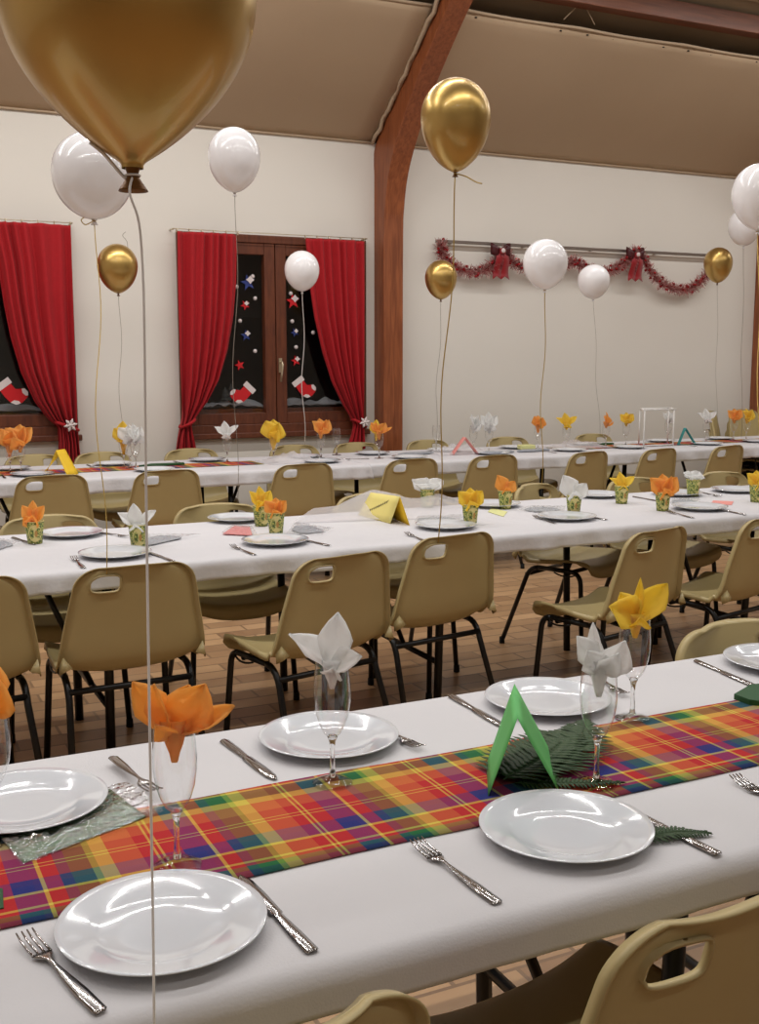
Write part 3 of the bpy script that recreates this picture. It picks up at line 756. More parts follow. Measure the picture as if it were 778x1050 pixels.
SHAPES = {
 'tulip': ([((-.060, .062, .004), .030, -.004, .25, (.3, 0, 1)), ((-.022, .066, .022), .024, .006, .7, (-.5, 0, 1)), ((.050, .058, -.004), .042, .010, .25, (.2, .2, 1)), ((.090, .034, .018), .024, -.016, .5, (0, 1, .6)), ((.020, .045, -.035), .032, .006, .3, FT), ((-.02, .012, .045), .020, .01, .3, FT)], (.070, .022)),
 'rose': ([((.026, .050, .020), .040, .012, .6, (.3, .2, 1)), ((-.03, .055, .0), .04, .01, .4, FT), ((.0, .060, -.02), .036, -.01, .4, FT), ((.03, .02, .04), .03, .014, .5, FT)], (.070, .022)),
 'star': ([((.012, .094, -.010), .036, .006, .35, FT), ((-.086, .050, .0), .032, .010, .4, (.3, 1, .6)), ((.062, .012, .022), .030, .012, .5, (.2, .8, .8)), ((.006, -.004, .026), .024, .006, .5, FT)], (.060, .021)),
 'tooth': ([((-.046, .050, .0), .030, .004, .4, (.4, 0, 1)), ((-.014, .076, -.004), .016, .0, .7, (-.6, 0, 1)), ((.046, .044, .004), .036, .012, .6, (.3, .2, 1)), ((.03, .03, .035), .026, .012, .5, FT), ((-.03, .03, .02), .03, .01, .3, FT)], (.075, .022)),
 'lobes': ([((-.068, .020, .010), .046, .016, .5, (0, .6, 1)), ((.070, .072, .0), .036, -.010, .45, (-.4, .3, 1)), ((.010, .084, -.006), .013, .0, .6, FT), ((.0, .010, .040), .028, .014, .4, FT), ((-.035, .050, -.01), .034, .010, .4, FT)], (.060, .021)),
 'poppy': ([((-.058, .058, .0), .040, .008, .4, (.3, .2, 1)), ((.056, .060, .0), .040, .008, .4, (-.2, .2, 1)), ((.0, .072, -.02), .040, .006, .3, FT), ((-.012, .026, .05), .036, .014, .5, (0, .4, 1)), ((.028, .066, .018), .024, .0, .6, FT)], (.05, .021)),
 'crown': ([((-.050, .062, -.01), .028, .004, .5, (.5, 0, 1)), ((-.005, .082, -.015), .028, .004, .5, FT), ((.045, .060, -.005), .032, .006, .5, (-.4, 0, 1)), ((.012, .034, .042), .034, .012, .6, FT), ((-.03, .03, .036), .03, .012, .5, FT)], (.045, .024)),
 'flag': ([((-.074, .040, .0), .030, .006, .4, (.3, .8, .6)), ((.070, .048, .0), .032, .006, .3, (-.3, .7, .6)), ((-.015, .075, -.01), .030, .006, .4, FT), ((.0, .01, .046), .030, .01, .4, FT)], (.045, .024)),
 'sheet': ([((-.074, .038, -.02), .050, .010, .2, (0, .9, .5)), ((.076, .034, -.02), .052, .010, .2, (0, .9, .5)), ((.0, .020, .06), .060, .014, .2, (0, 1, .4)), ((.0, .045, -.05), .06, .0, .2, (0, 1, .4))], (.040, .024)),
 'peak': ([((-.050, .088, .0), .050, .0, .2, (.2, .1, 1)), ((.055, .05, .0), .040, .004, .3, (-.2, .2, 1)), ((-.01, .03, .045), .036, .012, .4, FT)], (.045, .024)),
 'long': ([((.0, .078, -.006), .034, .004, .5, FT), ((.045, .040, .0), .030, .006, .5, (.3, .3, 1)), ((-.040, .046, .01), .030, .006, .5, (-.3, .3, 1)), ((.006, -.012, .036), .030, .008, .5, FT)], (.09, .022)),
}
GP_F = 'flutes on the front table'
def flute(x, y, label, group, h=.192, low=False):
    key = 'flute'
    if key not in protos:
        t = thing('champagne_flute', label, 'glass', (0, 0, 0), 0, group)
        q = MB(); q.lathe([(.0040, .0715), (.008, .074), (.0145, .080), (.021, .091), (.0265, .107), (.0298, .128), (.0302, .145), (.0285, .170), (.0262, .192)], 36); q.build('bowl', 'glass', t)
        q = MB(); q.lathe([(.0001, .0770), (.0065, .0755), (.0085, .0735), (.0062, .068), (.0043, .060), (.0037, .042), (.0042, .025), (.0060, .0105), (.0001, .0105)], 24); q.build('stem', 'solidglass', t)
        q = MB(); q.lathe([(.0001, .0108), (.006, .0106), (.012, .0070), (.024, .0044), (.0325, .0030), (.0335, .0015), (.0325, .0004), (.0001, .0004)], 32); q.build('foot', 'solidglass', t)
        protos[key] = t
    else: t = dup(protos[key], (0, 0, 0), 0, label)
    t['group'] = group; t.location = (x, y, TZ+.002); s = h/.192; t.scale = (s, s, s); t.rotation_euler = (0, 0, x)
    return t
def cup(x, y, label, group, rot=0):
    if 'cup' not in protos:
        t = thing('paper_cup', label, 'cup', (0, 0, 0), 0, group)
        q = MB(); q.lathe([(.0001, .003), (.0255, .003), (.0258, .0), (.0268, .0), (.0350, .084), (.0342, .084), (.0262, .004), (.0001, .004)], 32); q.build('cup_body', 'cup', t)
        q = MB(); q.lathe([(.0343, .0838), (.0352, .0828), (.0364, .0838), (.0366, .0852), (.0352, .0862), (.0343, .0852), (.0343, .0838)], 32); q.build('rim', 'cup_cream', t)
        def patch(cx, cz, aw, ah, off, m, name):
            v = []; n = 20
            for k in range(n):
                a = 2*pi*k/n; th = cx+aw*cos(a); z = cz+ah*sin(a); r = .0268+(.0350-.0268)*z/.084+off; v.append((r*sin(th), -r*cos(th), z))
            r = .0268+(.0350-.0268)*cz/.084+off; v.append((r*sin(cx), -r*cos(cx), cz))
            q = MB(); q.add(v, [(k, (k+1) % n, n) for k in range(n)]); return q.build(name, m, t)
        e = patch(0.0, .041, .82, .033, .0006, 'cup_cream', 'emblem')
        q2 = patch(0.12, .040, .17, .013, .0011, 'cup_brown', 'printed_animal')
        protos['cup'] = t
    else: t = dup(protos['cup'], (0, 0, 0), 0, label)
    t['group'] = group; t.location = (x, y, TZ+.001); t.rotation_euler = (0, 0, radians(rot)); return t
# ------------------------------------------------------------------ FRONT TABLE
G = 'white plates on the front table'
for x, y, lab in ((.312, 1.238, 'white plate nearest to us at the lower left, between fork and knife'),
                  (.915, 1.247, 'white plate in front of the green tent card'),
                  (.758, 1.757, 'white plate behind the white star napkin flute'),
                  (.215, 1.692, 'white plate at the left edge, under the corner of the clear packet'),
                  (1.245, 1.768, 'white plate behind the green tent card, on the far side'),
                  (1.885, 1.768, 'white plate at the right edge, by the far side chair')):
    plate(x, y, lab, G)
G = 'forks on the front table'
for t, h, lab in (((20, 958), (104, 1040), 'fork left of the nearest white plate at lower left'),
                  ((425, 866), (511, 928), 'fork on bare cloth left of the plate in front of the green card'),
                  ((435, 773), (376, 738), 'fork right of the plate behind the white star napkin, tines toward us'),
                  ((166, 827), (115, 783), 'fork behind the orange napkin flute, tines over the clear packet'),
                  ((655, 726), (602, 688), 'fork with only its tines showing, between the two napkin flutes on the right'),
                  ((748, 798), (842, 850), 'fork cut off by the right edge, beside the near side of the runner')):
    cutlery('fork', t, h, lab, G, lift=.010 if h[0] == 115 else 0)
G = 'knives on the front table'
for t, h, lab in (((249, 903), (321, 978), 'knife right of the nearest white plate at lower left'),
                  ((622, 822), (737, 878), 'knife lying over the fern tip, right of the plate by the green card'),
                  ((286, 803), (229, 760), 'knife on the far side, between orange napkin flute and far plate'),
                  ((515, 745), (462, 714), 'knife on the far side, left of the plate behind the green card'),
                  ((778, 706), (713, 678), 'knife on the far side at right, beside the plate at the right edge')):
    cutlery('knife', t, h, lab, G, lift=.0012 if h[0] == 737 else 0)
G = GP_F
for (px, py), nap, col, rot, lab in (
    ((-6, 862), 'rose', 'orange', 0, 'at the left edge of the picture, half cut off'),
    ((182, 889), 'tulip', 'orange', 0, 'standing behind the nearest white plate at lower left'),
    ((341, 804), 'star', 'white', 0, 'in front of the far plate at centre left'),
    ((611, 805), 'tooth', 'white', 0, 'standing right of the green tent card'),
    ((648, 738), 'lobes', 'yellow', 0, 'farther back, near the far side chair')):
    p = atz(px, py); flute(p.x, p.y, 'stemmed flute with %s napkin, %s' % (col, lab), G).scale = (1, 1, 1.09)
    napkin(nap, col, p.x, p.y, TZ+.210, {'rose': 'orange paper napkin in the flute at the left edge, half out of the picture', 'tulip': 'orange paper napkin with a long right tail, in the flute near the lower left', 'star': 'white paper napkin folded like a star, in a flute', 'tooth': 'white paper napkin with one thin upright spike, in the flute by the green card', 'lobes': 'yellow paper napkin with two big lobes, in the flute at right'}[nap], 'napkins in flutes on the front table', rot, {'tulip': .88, 'rose': .92}.get(nap, .83))
# green tent card
def tent(pts_near, pts_far, apex_near, apex_far, m, label, name='tent_card', th=.0009):
    L, R = pts_near; L2, R2 = pts_far
    q = MB(); n = 6
    for a, b2, A, B in ((L, L2, apex_near, apex_far), (R, R2, apex_near, apex_far)):
        a, b2, A, B = Vector(a), Vector(b2), Vector(A), Vector(B)
        q.grid([[ (A.lerp(a, i/n)).lerp(B.lerp(b2, i/n), j/4) for j in range(5)] for i in range(n+1)])
    return tag(q.build(name, m, thick=th), label, 'card')
L, R, L2, R2 = (.884, 1.413, TZ+.001), (.995, 1.372, TZ+.001), (.954, 1.532, TZ+.001), (1.078, 1.507, TZ+.001)
an = Vector((.9275, 1.398, .876)); af = Vector((1.003, 1.523, .888))
tent((L, R), (L2, R2), an, af, 'green_card', 'bright green tent card standing open toward us on the runner')
# fern fronds
def frond(p0, p1, sag, wmax, label, n=26, z=.0):
    p0, p1 = Vector(p0), Vector(p1); d = p1-p0; side = Vector((-d.y, d.x, 0)).normalized(); q = MB()
    ax = [p0.lerp(p1, i/n)+side*(sag*sin(pi*i/n))+Vector((0, 0, .002+(.010 if wmax > .04 else .003)*sin(pi*i/n))) for i in range(n+1)]
    q.tube(ax, .0013, 5, taper=[1-.8*i/n for i in range(n+1)])
    for i in range(1, n):
        s = i/n; w = wmax*(sin(pi*min(1, s*.75+.22))**.8)*(1-s*.55)
        t = (ax[min(i+1, n)]-ax[i-1]).normalized(); sd = Vector((-t.y, t.x, 0))
        for sg in (-1, 1):
            tip = ax[i]+sd*(sg*w)+t*(w*.45)+Vector((0, 0, -.003+.004*random.random()))
            m = 7; e = tip-ax[i]; pn = Vector((-e.y, e.x, 0)).normalized(); wd = d.length/n*.75
            vs = []
            for k in range(m+1):
                u = k/m; c = ax[i]+e*u+Vector((0, 0, .003*sin(pi*u))); jag = 1 if k % 2 else .55
                ww = wd*(1-u)**.6*jag
                vs += [c+pn*ww, c-pn*ww]
            q.add(vs, [(2*k, 2*k+1, 2*k+3, 2*k+2) for k in range(m)])
    o = q.build('fern_frond', 'fern', thick=.0004); return tag(o, label, 'fern')
a, c = atz(508, 800), atz(610, 752); frond((a.x, a.y, TZ+.004), (c.x+.02, c.y, TZ+.004), .03, .075, 'dark fern frond lying inside and behind the green tent card')
a, c = atz(528, 806), atz(642, 806); frond((a.x, a.y, TZ+.004), (c.x, c.y, TZ+.004), -.008, .030, 'fern frond in front of the tent card, under the flute with the spiky white napkin')
a, c = atz(656, 862), atz(731, 857); frond((a.x, a.y, TZ+.0015), (c.x, c.y, TZ+.0015), .006, .032, 'small fern tip sticking out right of the plate, crossed by the knife', 20)
a, c = atz(516, 806), atz(585, 750); frond((a.x, a.y, TZ+.010), (c.x, c.y, TZ+.012), -.03, .085, 'broad dark fern frond filling the space inside the green tent card')
a, c = atz(560, 800), atz(600, 742); frond((a.x, a.y, TZ+.010), (c.x, c.y, TZ+.008), -.02, .080, 'broad fern frond between the green tent card and the spiky napkin flute')
a, c = atz(590, 786), atz(548, 752); frond((a.x, a.y, TZ+.006), (c.x, c.y, TZ+.006), .01, .05, 'short fern frond crossing behind the right foot of the green tent card')
# clear packet with green napkin
def packet(c4, label, leafmat, name, seed=0, hgt=.010, leaf=True, avoid=None):
    """c4: four table points (near left, near right, far right, far left)"""
    A, B, C, D = [Vector((p[0], p[1], 0)) for p in c4]
    r = thing(name, label, 'packet', (A.x, A.y, TZ+.003)); o = Vector((A.x, A.y, 0))
    def pt(u, v):
        p = (A.lerp(B, u)).lerp(D.lerp(C, u), v)
        if avoid:
            e = p-Vector((avoid[0], avoid[1], 0))
            if e.length < .094: p = Vector((avoid[0], avoid[1], 0))+e.normalized()*(.094-.004*(.094-e.length)/.094)
        return p-o
    def cap(p):
        if avoid and (p+o-Vector((avoid[0], avoid[1], p.z))).length < .132: p.z = min(p.z, .0045)
        return p
    n = 34; m = 34; P = []
    for j in range(m+1):
        P.append([cap(pt(i/n, j/m)+Vector((0, 0, .0035+hgt*max(0, sin(pi*j/m))*(.35+.65*abs(noise.noise(Vector((i*.3+seed, j*.35, 1)))))+hgt*.5*abs(noise.noise(Vector((i*.35+seed, j*1.3, 3))))+hgt*.35*abs(noise.noise(Vector((i*.2, j*2.6+seed, 5))))))) for i in range(n+1)])
    q = MB(); q.grid(P); q.build('clear_wrap', 'cello' if leafmat == 'leaf_green' else 'cello_soft', r)
    if leaf:
        tp = lambda i: 1.0 if leafmat in ('leaf_green', 'coral') else max(.06, sin(pi*(.12+.85*i/16))*(.85+.3*noise.noise(Vector((i*.9, seed, 0)))))
        P = [[pt(.03+.85*i/16, .52+(-.46+.92*j/8)*tp(i))+Vector((0, 0, .0015+.002*abs(noise.noise(Vector((i*.4, j*.4, seed)))))) for i in range(17)] for j in range(9)]
        q = MB(); q.grid(P); q.build('green_napkin' if leafmat == 'leaf_green' else 'grey_leaf', leafmat, r, thick=.001)
    return r
packet([atz(*p) for p in ((22, 892), (168, 836), (128, 806), (-16, 850))], 'clear crinkled cellophane packet with a folded dark green napkin, beside the left plate', 'leaf_green', 'cellophane_packet', 1.3, .012, avoid=(.215, 1.692))
# dark green folded papers at the edges
def leafpad(pts, m, label, name='folded_paper', cat='paper', th=.004, lift=.0026):
    P = [atz(*p) for p in pts]; cx = sum(p.x for p in P)/len(P); cy = sum(p.y for p in P)/len(P)
    q = MB(); q.prism([(p.x-cx, p.y-cy) for p in P], 0, th); o = q.build(name, m, loc=(cx, cy, TZ+lift), bevel=.001); return tag(o, label, cat)
leafpad([(752, 718), (768, 724), (800, 728), (830, 712), (800, 705), (769, 708)], 'dark_green', 'dark green folded paper at the right edge, on the runner', th=.012)
leafpad([(-14, 938), (4, 934), (3, 914), (-14, 912)], 'dark_green', 'dark green scrap of paper at the left edge, on the near side of the runner', th=.003)

# ------------------------------------------------------------------ MIDDLE TABLE
G = 'white plates on the middle table'
for px, py, lab in ((118, 570, 'white plate at the middle table, in front of the white napkin cup'),
                    (282, 557, 'white plate at the middle table, in front of the paired yellow and orange napkin cups'),
                    (457, 541, 'white plate at the middle table, right of the yellow tent card'),
                    (581, 532, 'white plate at the middle table, in front of the peaked white napkin cup'),
                    (717, 522, 'white plate at the middle table, in front of the wide orange napkin cup'),
                    (73, 549, 'white plate on the far side, right of the left orange napkin cup'),
                    (243, 533.5, 'white plate on the far side of the middle table, below the wide chair back'),
                    (506, 519, 'white plate on the far side, right of the yellow napkin cup by the net'),
                    (612, 509, 'white plate on the far side, behind the peaked white napkin cup'),
                    (694, 507.5, 'white plate on the far side, half hidden by the right white napkin cup'),
                    (754, 504, 'white plate on the far side, near the right end of the middle table')):
    p = atz(px, py); plate(p.x, p.y, lab, G)
G = 'leaf-print paper cups on the middle table'
GN = 'napkins in paper cups on the middle table'
for px, py, nap, col, rot, s, lab in (
    (36, 557, 'crown', 'orange', 0, .9, 'at the far left of the middle table'),
    (142, 561, 'flag', 'white', 0, 1.0, 'beside the grey leaf packet near the left'),
    (268, 539, 'crown', 'yellow', 20, .95, 'rear of the pair left of the card'),
    (283, 547, 'poppy', 'orange', 0, .75, 'front of the pair left of the card'),
    (438, 520, 'sheet', 'white', 0, 1.0, 'wrapped in net, behind the yellow tent card'),
    (482, 537.5, 'poppy', 'yellow', 0, .9, 'right of the yellow tent card'),
    (518, 521.5, 'peak', 'orange', 10, .8, 'left of the chair tied to the white balloon'),
    (588, 527, 'peak', 'white', 0, 1.0, 'right of the chair tied to the white balloon'),
    (637, 516, 'flag', 'yellow', 0, .85, 'on the far side right of centre'),
    (679, 523.5, 'poppy', 'orange', 0, 1.1, 'in the middle of the right part'),
    (710, 508.5, 'sheet', 'white', 30, .8, 'behind the right orange napkin cup'),
    (775, 514.5, 'poppy', 'yellow', 0, .9, 'at the right edge of the picture')):
    p = atz(px, py); cup(p.x, p.y, 'small green leaf-print cup with %s napkin, %s' % (col, lab), G, rot-26+10*((px // 7) % 3))
    napkin(nap, col, p.x, p.y, TZ+.088, '%s paper napkin in the cup %s' % (col, lab), GN, rot, s)
G = 'forks on the middle table'
for x0, y0, x1, y1, lab in ((71, 569, 86, 583, 'fork left of the plate by the white napkin cup, middle table'),
    (235, 560, 261, 569.5, 'fork left of the plate by the paired napkin cups'),
    (411, 546, 438, 556, 'fork between the yellow tent card and the plate, middle table'),
    (543, 529, 569, 537, 'fork left of the plate with the peaked white napkin cup'),
    (687, 526, 711, 531.5, 'fork left of the plate with the wide orange napkin cup'),
    (118, 549, 101, 546, 'fork on the far side, right of the left far plate'),
    (733, 508.5, 719, 505, 'fork on the far side near the right end of the middle table')):
    cutlery('fork', (x0, y0), (x1, y1), lab, G)
G = 'knives on the middle table'
for x0, y0, x1, y1, lab in ((160, 569.5, 178, 576, 'knife right of the plate by the white napkin cup, middle table'),
    (318, 555.5, 338, 560, 'knife right of the plate by the paired napkin cups'),
    (609, 531, 622, 533.5, 'knife right of the plate with the peaked white napkin cup'),
    (748, 525, 764, 528, 'knife right of the plate with the wide orange napkin cup'),
    (27, 556, 13, 551.5, 'knife on the far side beside the left orange napkin cup'),
    (671, 513.5, 649, 509.5, 'knife on the far side between yellow and orange napkin cups')):
    cutlery('knife', (x0, y0), (x1, y1), lab, G)
# yellow tent card with a handwritten line
a1, a2 = atz(367, 528), atz(400, 537); f2, f1 = atz(420, 539), atz(393, 528)
a1.z = a2.z = f1.z = f2.z = TZ+.001
A2 = aty(410, 515, (a2.y+f2.y)/2+.0); A1 = aty(377, 503, (a1.y+f1.y)/2); 
mx = (a2+f2)/2; A2 = Vector((mx.x, mx.y, .866)); mx = (a1+f1)/2; A1 = Vector((mx.x, mx.y, .848))
card = thing('tent_card', 'pale yellow tent card with a handwritten line, lying against the net on the middle table', 'card', (a2.x, a2.y, 0))
o2 = Vector((a2.x, a2.y, 0)); q = MB(); n = 4
q.grid([[A2.lerp(A1, j/4).lerp(a2.lerp(a1, j/4), i/n)-o2 for j in range(5)] for i in range(n+1)]); q.build('front_panel', 'yellow_card', card, thick=.001)
q = MB(); q.grid([[A2.lerp(A1, j/4).lerp(f2.lerp(f1, j/4), i/n)-o2 for j in range(5)] for i in range(n+1)]); q.build('back_panel', 'yellow_card2', card, thick=.001)
q = MB(); nrm = ((a1-a2).cross(A2-a2)).normalized(); nrm = nrm if nrm.y < 0 else -nrm
def onp(u, v): return A1.lerp(A2, u).lerp(a1.lerp(a2, u), v)-o2+nrm*.0012
pts = []
for k in range(60):
    t = k/59; pts.append(onp(.24+.46*t, .74-.50*t+.055*sin(k*1.15)*(1 if k % 11 else 1.8)))
q.tube(pts, .0011, 4); q.build('handwriting', 'ink', card)
# clear net sheet with a peak
P = []; A, B, C, D = [atz(*p) for p in ((300, 537), (486, 531), (480, 511), (322, 522))]
for j in range(15):
    row = []
    for i in range(41):
        u, v = i/40, j/14; p = A.lerp(B, u).lerp(D.lerp(C, u), v)
        pk = .085*math.exp(-((u-.40)/.20)**2-((v-.62)/.34)**2) + .05*math.exp(-((u-.78)/.14)**2-((v-.6)/.3)**2)
        row.append((p.x-A.x, p.y-A.y, .004+pk+.010*abs(noise.noise(Vector((u*9, v*5, 2))))*(.4+1*sin(pi*v))))
    P.append(row)
q = MB(); q.grid(P); tag(q.build('net_sheet', 'tulle', loc=(A.x, A.y, TZ+.001)), 'thin white see-through net bunched up behind the yellow tent card', 'net')
# flat silvery grey leaf packets
for pts, lab, sd in ((((140, 564), (172, 557), (206, 549), (150, 549)), 'right of the white napkin cup near the left', 2),
                     (((-12, 568), (10, 563), (22, 557), (-10, 552)), 'at the left edge of the middle table', 3),
                     (((294, 548), (330, 550), (342, 543), (304, 537)), 'right of the paired napkin cups', 4),
                     (((424, 537), (470, 538), (474, 529), (430, 530)), 'behind the plate right of the tent card', 5),
                     (((530, 525), (578, 528), (580, 520), (545, 520)), 'left of the peaked white napkin cup', 6),
                     (((686, 518), (718, 519), (717, 512), (690, 512)), 'behind the plate with the wide orange napkin cup', 7)):
    packet([atz(*p) for p in pts], 'flat packet with a silvery grey leaf, '+lab, 'greynet', 'leaf_packet', sd, .008)
def flatcard(pts, m, label, name='small_card'): return leafpad(pts, m, label, name, 'card', .002, .001)
packet([atz(*p) for p in ((226, 549), (264, 551), (258, 541), (240, 540))], 'small clear packet holding a coral pink card, near the paired napkin cups', 'coral', 'card_packet', 9, .012)
flatcard([(500, 525), (516, 530), (520, 525), (504, 521)], 'lime', 'pale lime card lying flat, below the left orange napkin cup of the right half')
flatcard([(728, 517), (750, 518), (752, 514.5), (731, 513.5)], 'pink_card', 'pale pink card lying flat at the right of the middle table')

# ------------------------------------------------------------------ BACK TABLE
def b3(px, Y, z=.747):
    p = aty(px, 468, Y); return p.x
G = 'white plates on the back table'
for px, Y, lab in ((32, 6.72, 'near side, left of the yellow tent card'), (10, 7.12, 'far side, at the left edge'), (116, 7.15, 'far side, behind the yellow and white napkin glasses'),
                   (158, 6.66, 'near side, left of the first white napkin glass'), (212, 7.15, 'far side, below the left red curtain'), (312, 7.10, 'far side, behind the net below the window'),
                   (330, 6.72, 'near side, below the right window sash'), (382, 7.12, 'far side, in front of the wooden post'), (420, 6.72, 'near side, just right of the wooden post'),
                   (455, 7.14, 'far side, behind the pink tent card'), (505, 6.74, 'near side, below the white napkin glasses'), (528, 7.12, 'far side, left of the small orange napkin glass'),
                   (583, 6.74, 'near side, in front of the grey net'), (600, 7.14, 'far side, behind the grey net'), (645, 6.74, 'near side, left of the white wire stand'),
                   (677, 7.14, 'far side, inside the white wire stand'), (724, 6.74, 'near side, right of the teal tent card'), (737, 7.14, 'far side, in front of the chair stack'),
                   (776, 6.76, 'near side, at the right edge')):
    plate(b3(px, Y), Y, 'white plate at the back table, '+lab, G)
G = 'flutes on the back table'; GN = 'napkins in flutes on the back table'
for px, Y, nap, col, s, lab, rot in ((10, 6.90, 'rose', 'orange', 1.2, 'left of the far left pair', 0), (21, 6.86, 'poppy', 'orange', 1.2, 'right of the far left pair', 0),
    (127, 6.98, 'long', 'yellow', 1.1, 'just left of the white pair', 0), (133, 6.88, 'poppy', 'white', .95, 'left of the pair between the windows', 0), (139, 6.84, 'crown', 'white', .95, 'right of the pair between the windows', 40),
    (233, 6.98, 'flag', 'white', .95, 'alone below the left red curtain', 0), (280.5, 6.84, 'rose', 'yellow', 1.35, 'below the left window sash', 0), (329, 6.98, 'poppy', 'orange', 1.0, 'below the right window sash', 30),
    (388.5, 6.80, 'tulip', 'orange', .8, 'in front of the wooden post', 0), (485, 6.98, 'poppy', 'white', 1.0, 'left of the pair right of the post', 60), (501, 6.90, 'crown', 'white', 1.1, 'right of the pair right of the post', 0),
    (551, 7.0, 'rose', 'orange', .9, 'by the white balloon string', 0), (580, 6.90, 'flag', 'yellow', .95, 'in front of the grey net', 0), (620.5, 6.92, 'flag', 'orange', .9, 'left of the wire stand', 90),
    (641, 6.98, 'poppy', 'yellow', .8, 'left of the wire stand', 0), (684, 6.98, 'crown', 'white', .8, 'seen through the white wire stand', 0), (723, 6.98, 'flag', 'white', .95, 'right of the teal tent card', 0),
    (751, 6.98, 'poppy', 'orange', .9, 'before the chair stack', 0), (764, 6.92, 'poppy', 'yellow', .9, 'before the chair stack', 30)):
    x = b3(px, Y); flute(x, Y, 'flute with %s napkin on the back table, %s' % (col, lab), G)
    napkin(nap, col, x, Y, TZ+.194, '%s napkin in a flute, back table, %s' % (col, lab), GN, rot, s*1.18)
x = b3(389, 6.80); napkin('long', 'yellow', x-.015, 6.82, TZ+.20, 'yellow paper napkin tucked behind the orange one, in front of the wooden post', GN, -20, .9)
x = b3(345, 7.18); flute(x, 7.18, 'empty stemmed flute below the right window sash, no napkin', G)
x = b3(447, 7.18); flute(x, 7.18, 'empty stemmed flute just right of the wooden post, no napkin', G)
G = 'forks on the back table'
for px, Y, rot, lab in ((2, 6.72, 0, 'at the left edge of the back table'), (92, 7.13, 180, 'right of the yellow tent card'), (182, 7.13, 180, 'left of the far plate below the left red curtain'), (372, 6.9, 80, 'left of the post napkin glass'), (562, 6.72, 0, 'in front of the grey net'), (705, 6.72, 0, 'near the teal tent card')):
    cutlery_at('fork', b3(px, Y), Y+(.1 if rot == 180 else -.1), rot, 'fork on the back table, '+lab, G)
# cards
def tent3(px0, px1, apx, Y, zt, m, label, ln=.10, skew=0.0):
    xl, xr, xa = b3(px0, Y), b3(px1, Y), b3(apx, Y)
    return tent(((xl, Y, TZ+.003), (xr, Y-.03, TZ+.003)), ((xl+skew, Y+ln, TZ+.003), (xr+skew, Y+ln-.03, TZ+.003)), Vector((xa, Y-.015, zt)), Vector((xa+skew, Y+ln-.015, zt)), m, label, th=.002)
xl, xr = b3(46, 6.80), b3(81, 6.72)
tent(((xl-.02, 6.78, TZ+.003), (b3(80, 6.66), 6.66, TZ+.003)), ((xl+.03, 6.92, TZ+.003), (b3(68, 6.60)-.0, 6.60, TZ+.003)), Vector((b3(67, 6.74), 6.74, .895)), Vector((b3(57.5, 6.70), 6.70, .893)), 'yellow_card2', 'bright yellow tent card on the back table, below the red curtain with the snowflake', th=.002)
tent3(465, 489, 476.5, 6.80, .872, 'pink_card', 'pink tent card seen end-on at the back table', .05)
tent3(696, 711, 701, 6.78, .885, 'teal_card', 'teal tent card seen end-on beside the white wire stand', .03)
# white wire stand
x0, x1 = b3(661, 6.72), b3(691, 6.72); Y = 6.74; dpt = .18
st = thing('wire_stand', 'white wire frame stand with bare legs, on the back table at right', 'stand', ((x0+x1)/2, Y, TZ+.003))
hx = (x1-x0)/2; sk = .10
for (x, y) in ((-hx, 0), (hx, 0), (-hx+sk, dpt), (hx+sk, dpt)):
    q = MB(); q.tube([(x, y, 0), (x, y, .29)], .006, 6); q.build('leg', 'wire_white', st)
q = MB(); q.tube([(-hx-.02, 0, .29), (hx+.02, 0, .29)], .007, 6); q.tube([(-hx+sk, dpt, .29), (hx+sk+.03, dpt, .29)], .007, 6); q.tube([(-hx, 0, .29), (-hx+sk, dpt, .29)], .007, 6); q.tube([(hx, 0, .29), (hx+sk, dpt, .29)], .007, 6)
q.tube([(-hx, 0, .012), (hx, 0, .012)], .005, 6); q.build('top_frame', 'wire_white', st)
# nets / grey packets on the back table
for px0, px1, Y, h, lab, sd in ((268, 326, 6.86, .085, 'white see-through net heaped below the window at the back table', 1), (440, 500, 6.95, .075, 'white see-through net heaped behind the pink tent card', 2), (565, 618, 6.98, .07, 'greyish see-through net behind the yellow napkin glass at the back table', 3)):
    xa, xb = b3(px0, Y), b3(px1, Y); P = []
    for j in range(11):
        P.append([((xb-xa)*i/24, -.15+.30*j/10, .003+h*sin(pi*i/24)**1.3*sin(pi*j/10)*(.55+.7*abs(noise.noise(Vector((i*.35+sd*5, j*.3, 1)))))) for i in range(25)])
    q = MB(); q.grid(P); tag(q.build('net_sheet', 'tulle', loc=(xa, Y, TZ+.002)), lab, 'net')
for px, Y, m, lab in ((165, 6.95, 'dark_green', 'dark green paper strip on the back runner, left of the lone white napkin glass'), (612, 7.08, 'dark_green', 'dark green paper strip on the back table, behind the orange napkin glass'), (508, 6.80, 'greynet', 'silvery grey strip on the back table, below the white napkin glasses'), (425, 6.98, 'greynet', 'silvery grey strip on the back table, right of the wooden post'), (545, 6.82, 'greynet', 'silvery grey strip on the back table, beside the white balloon string')):
    x = b3(px, Y); q = MB(); q.prism([(-.16, -.04), (.0, -.055), (.15, -.02), (.16, .03), (-.05, .05)], 0, .012); tag(q.build('paper_strip', m, loc=(x, Y, TZ+.004), bevel=.003), lab, 'paper')
x = b3(541, 6.95); q = MB(); q.prism([(-.07, -.04), (.06, -.05), (.07, .03), (-.05, .05)], 0, .035); tag(q.build('small_packet', 'lime', loc=(x, 6.98, TZ+.004), bevel=.01), 'small lime packet on the back table, left of the yellow napkin glass', 'packet')

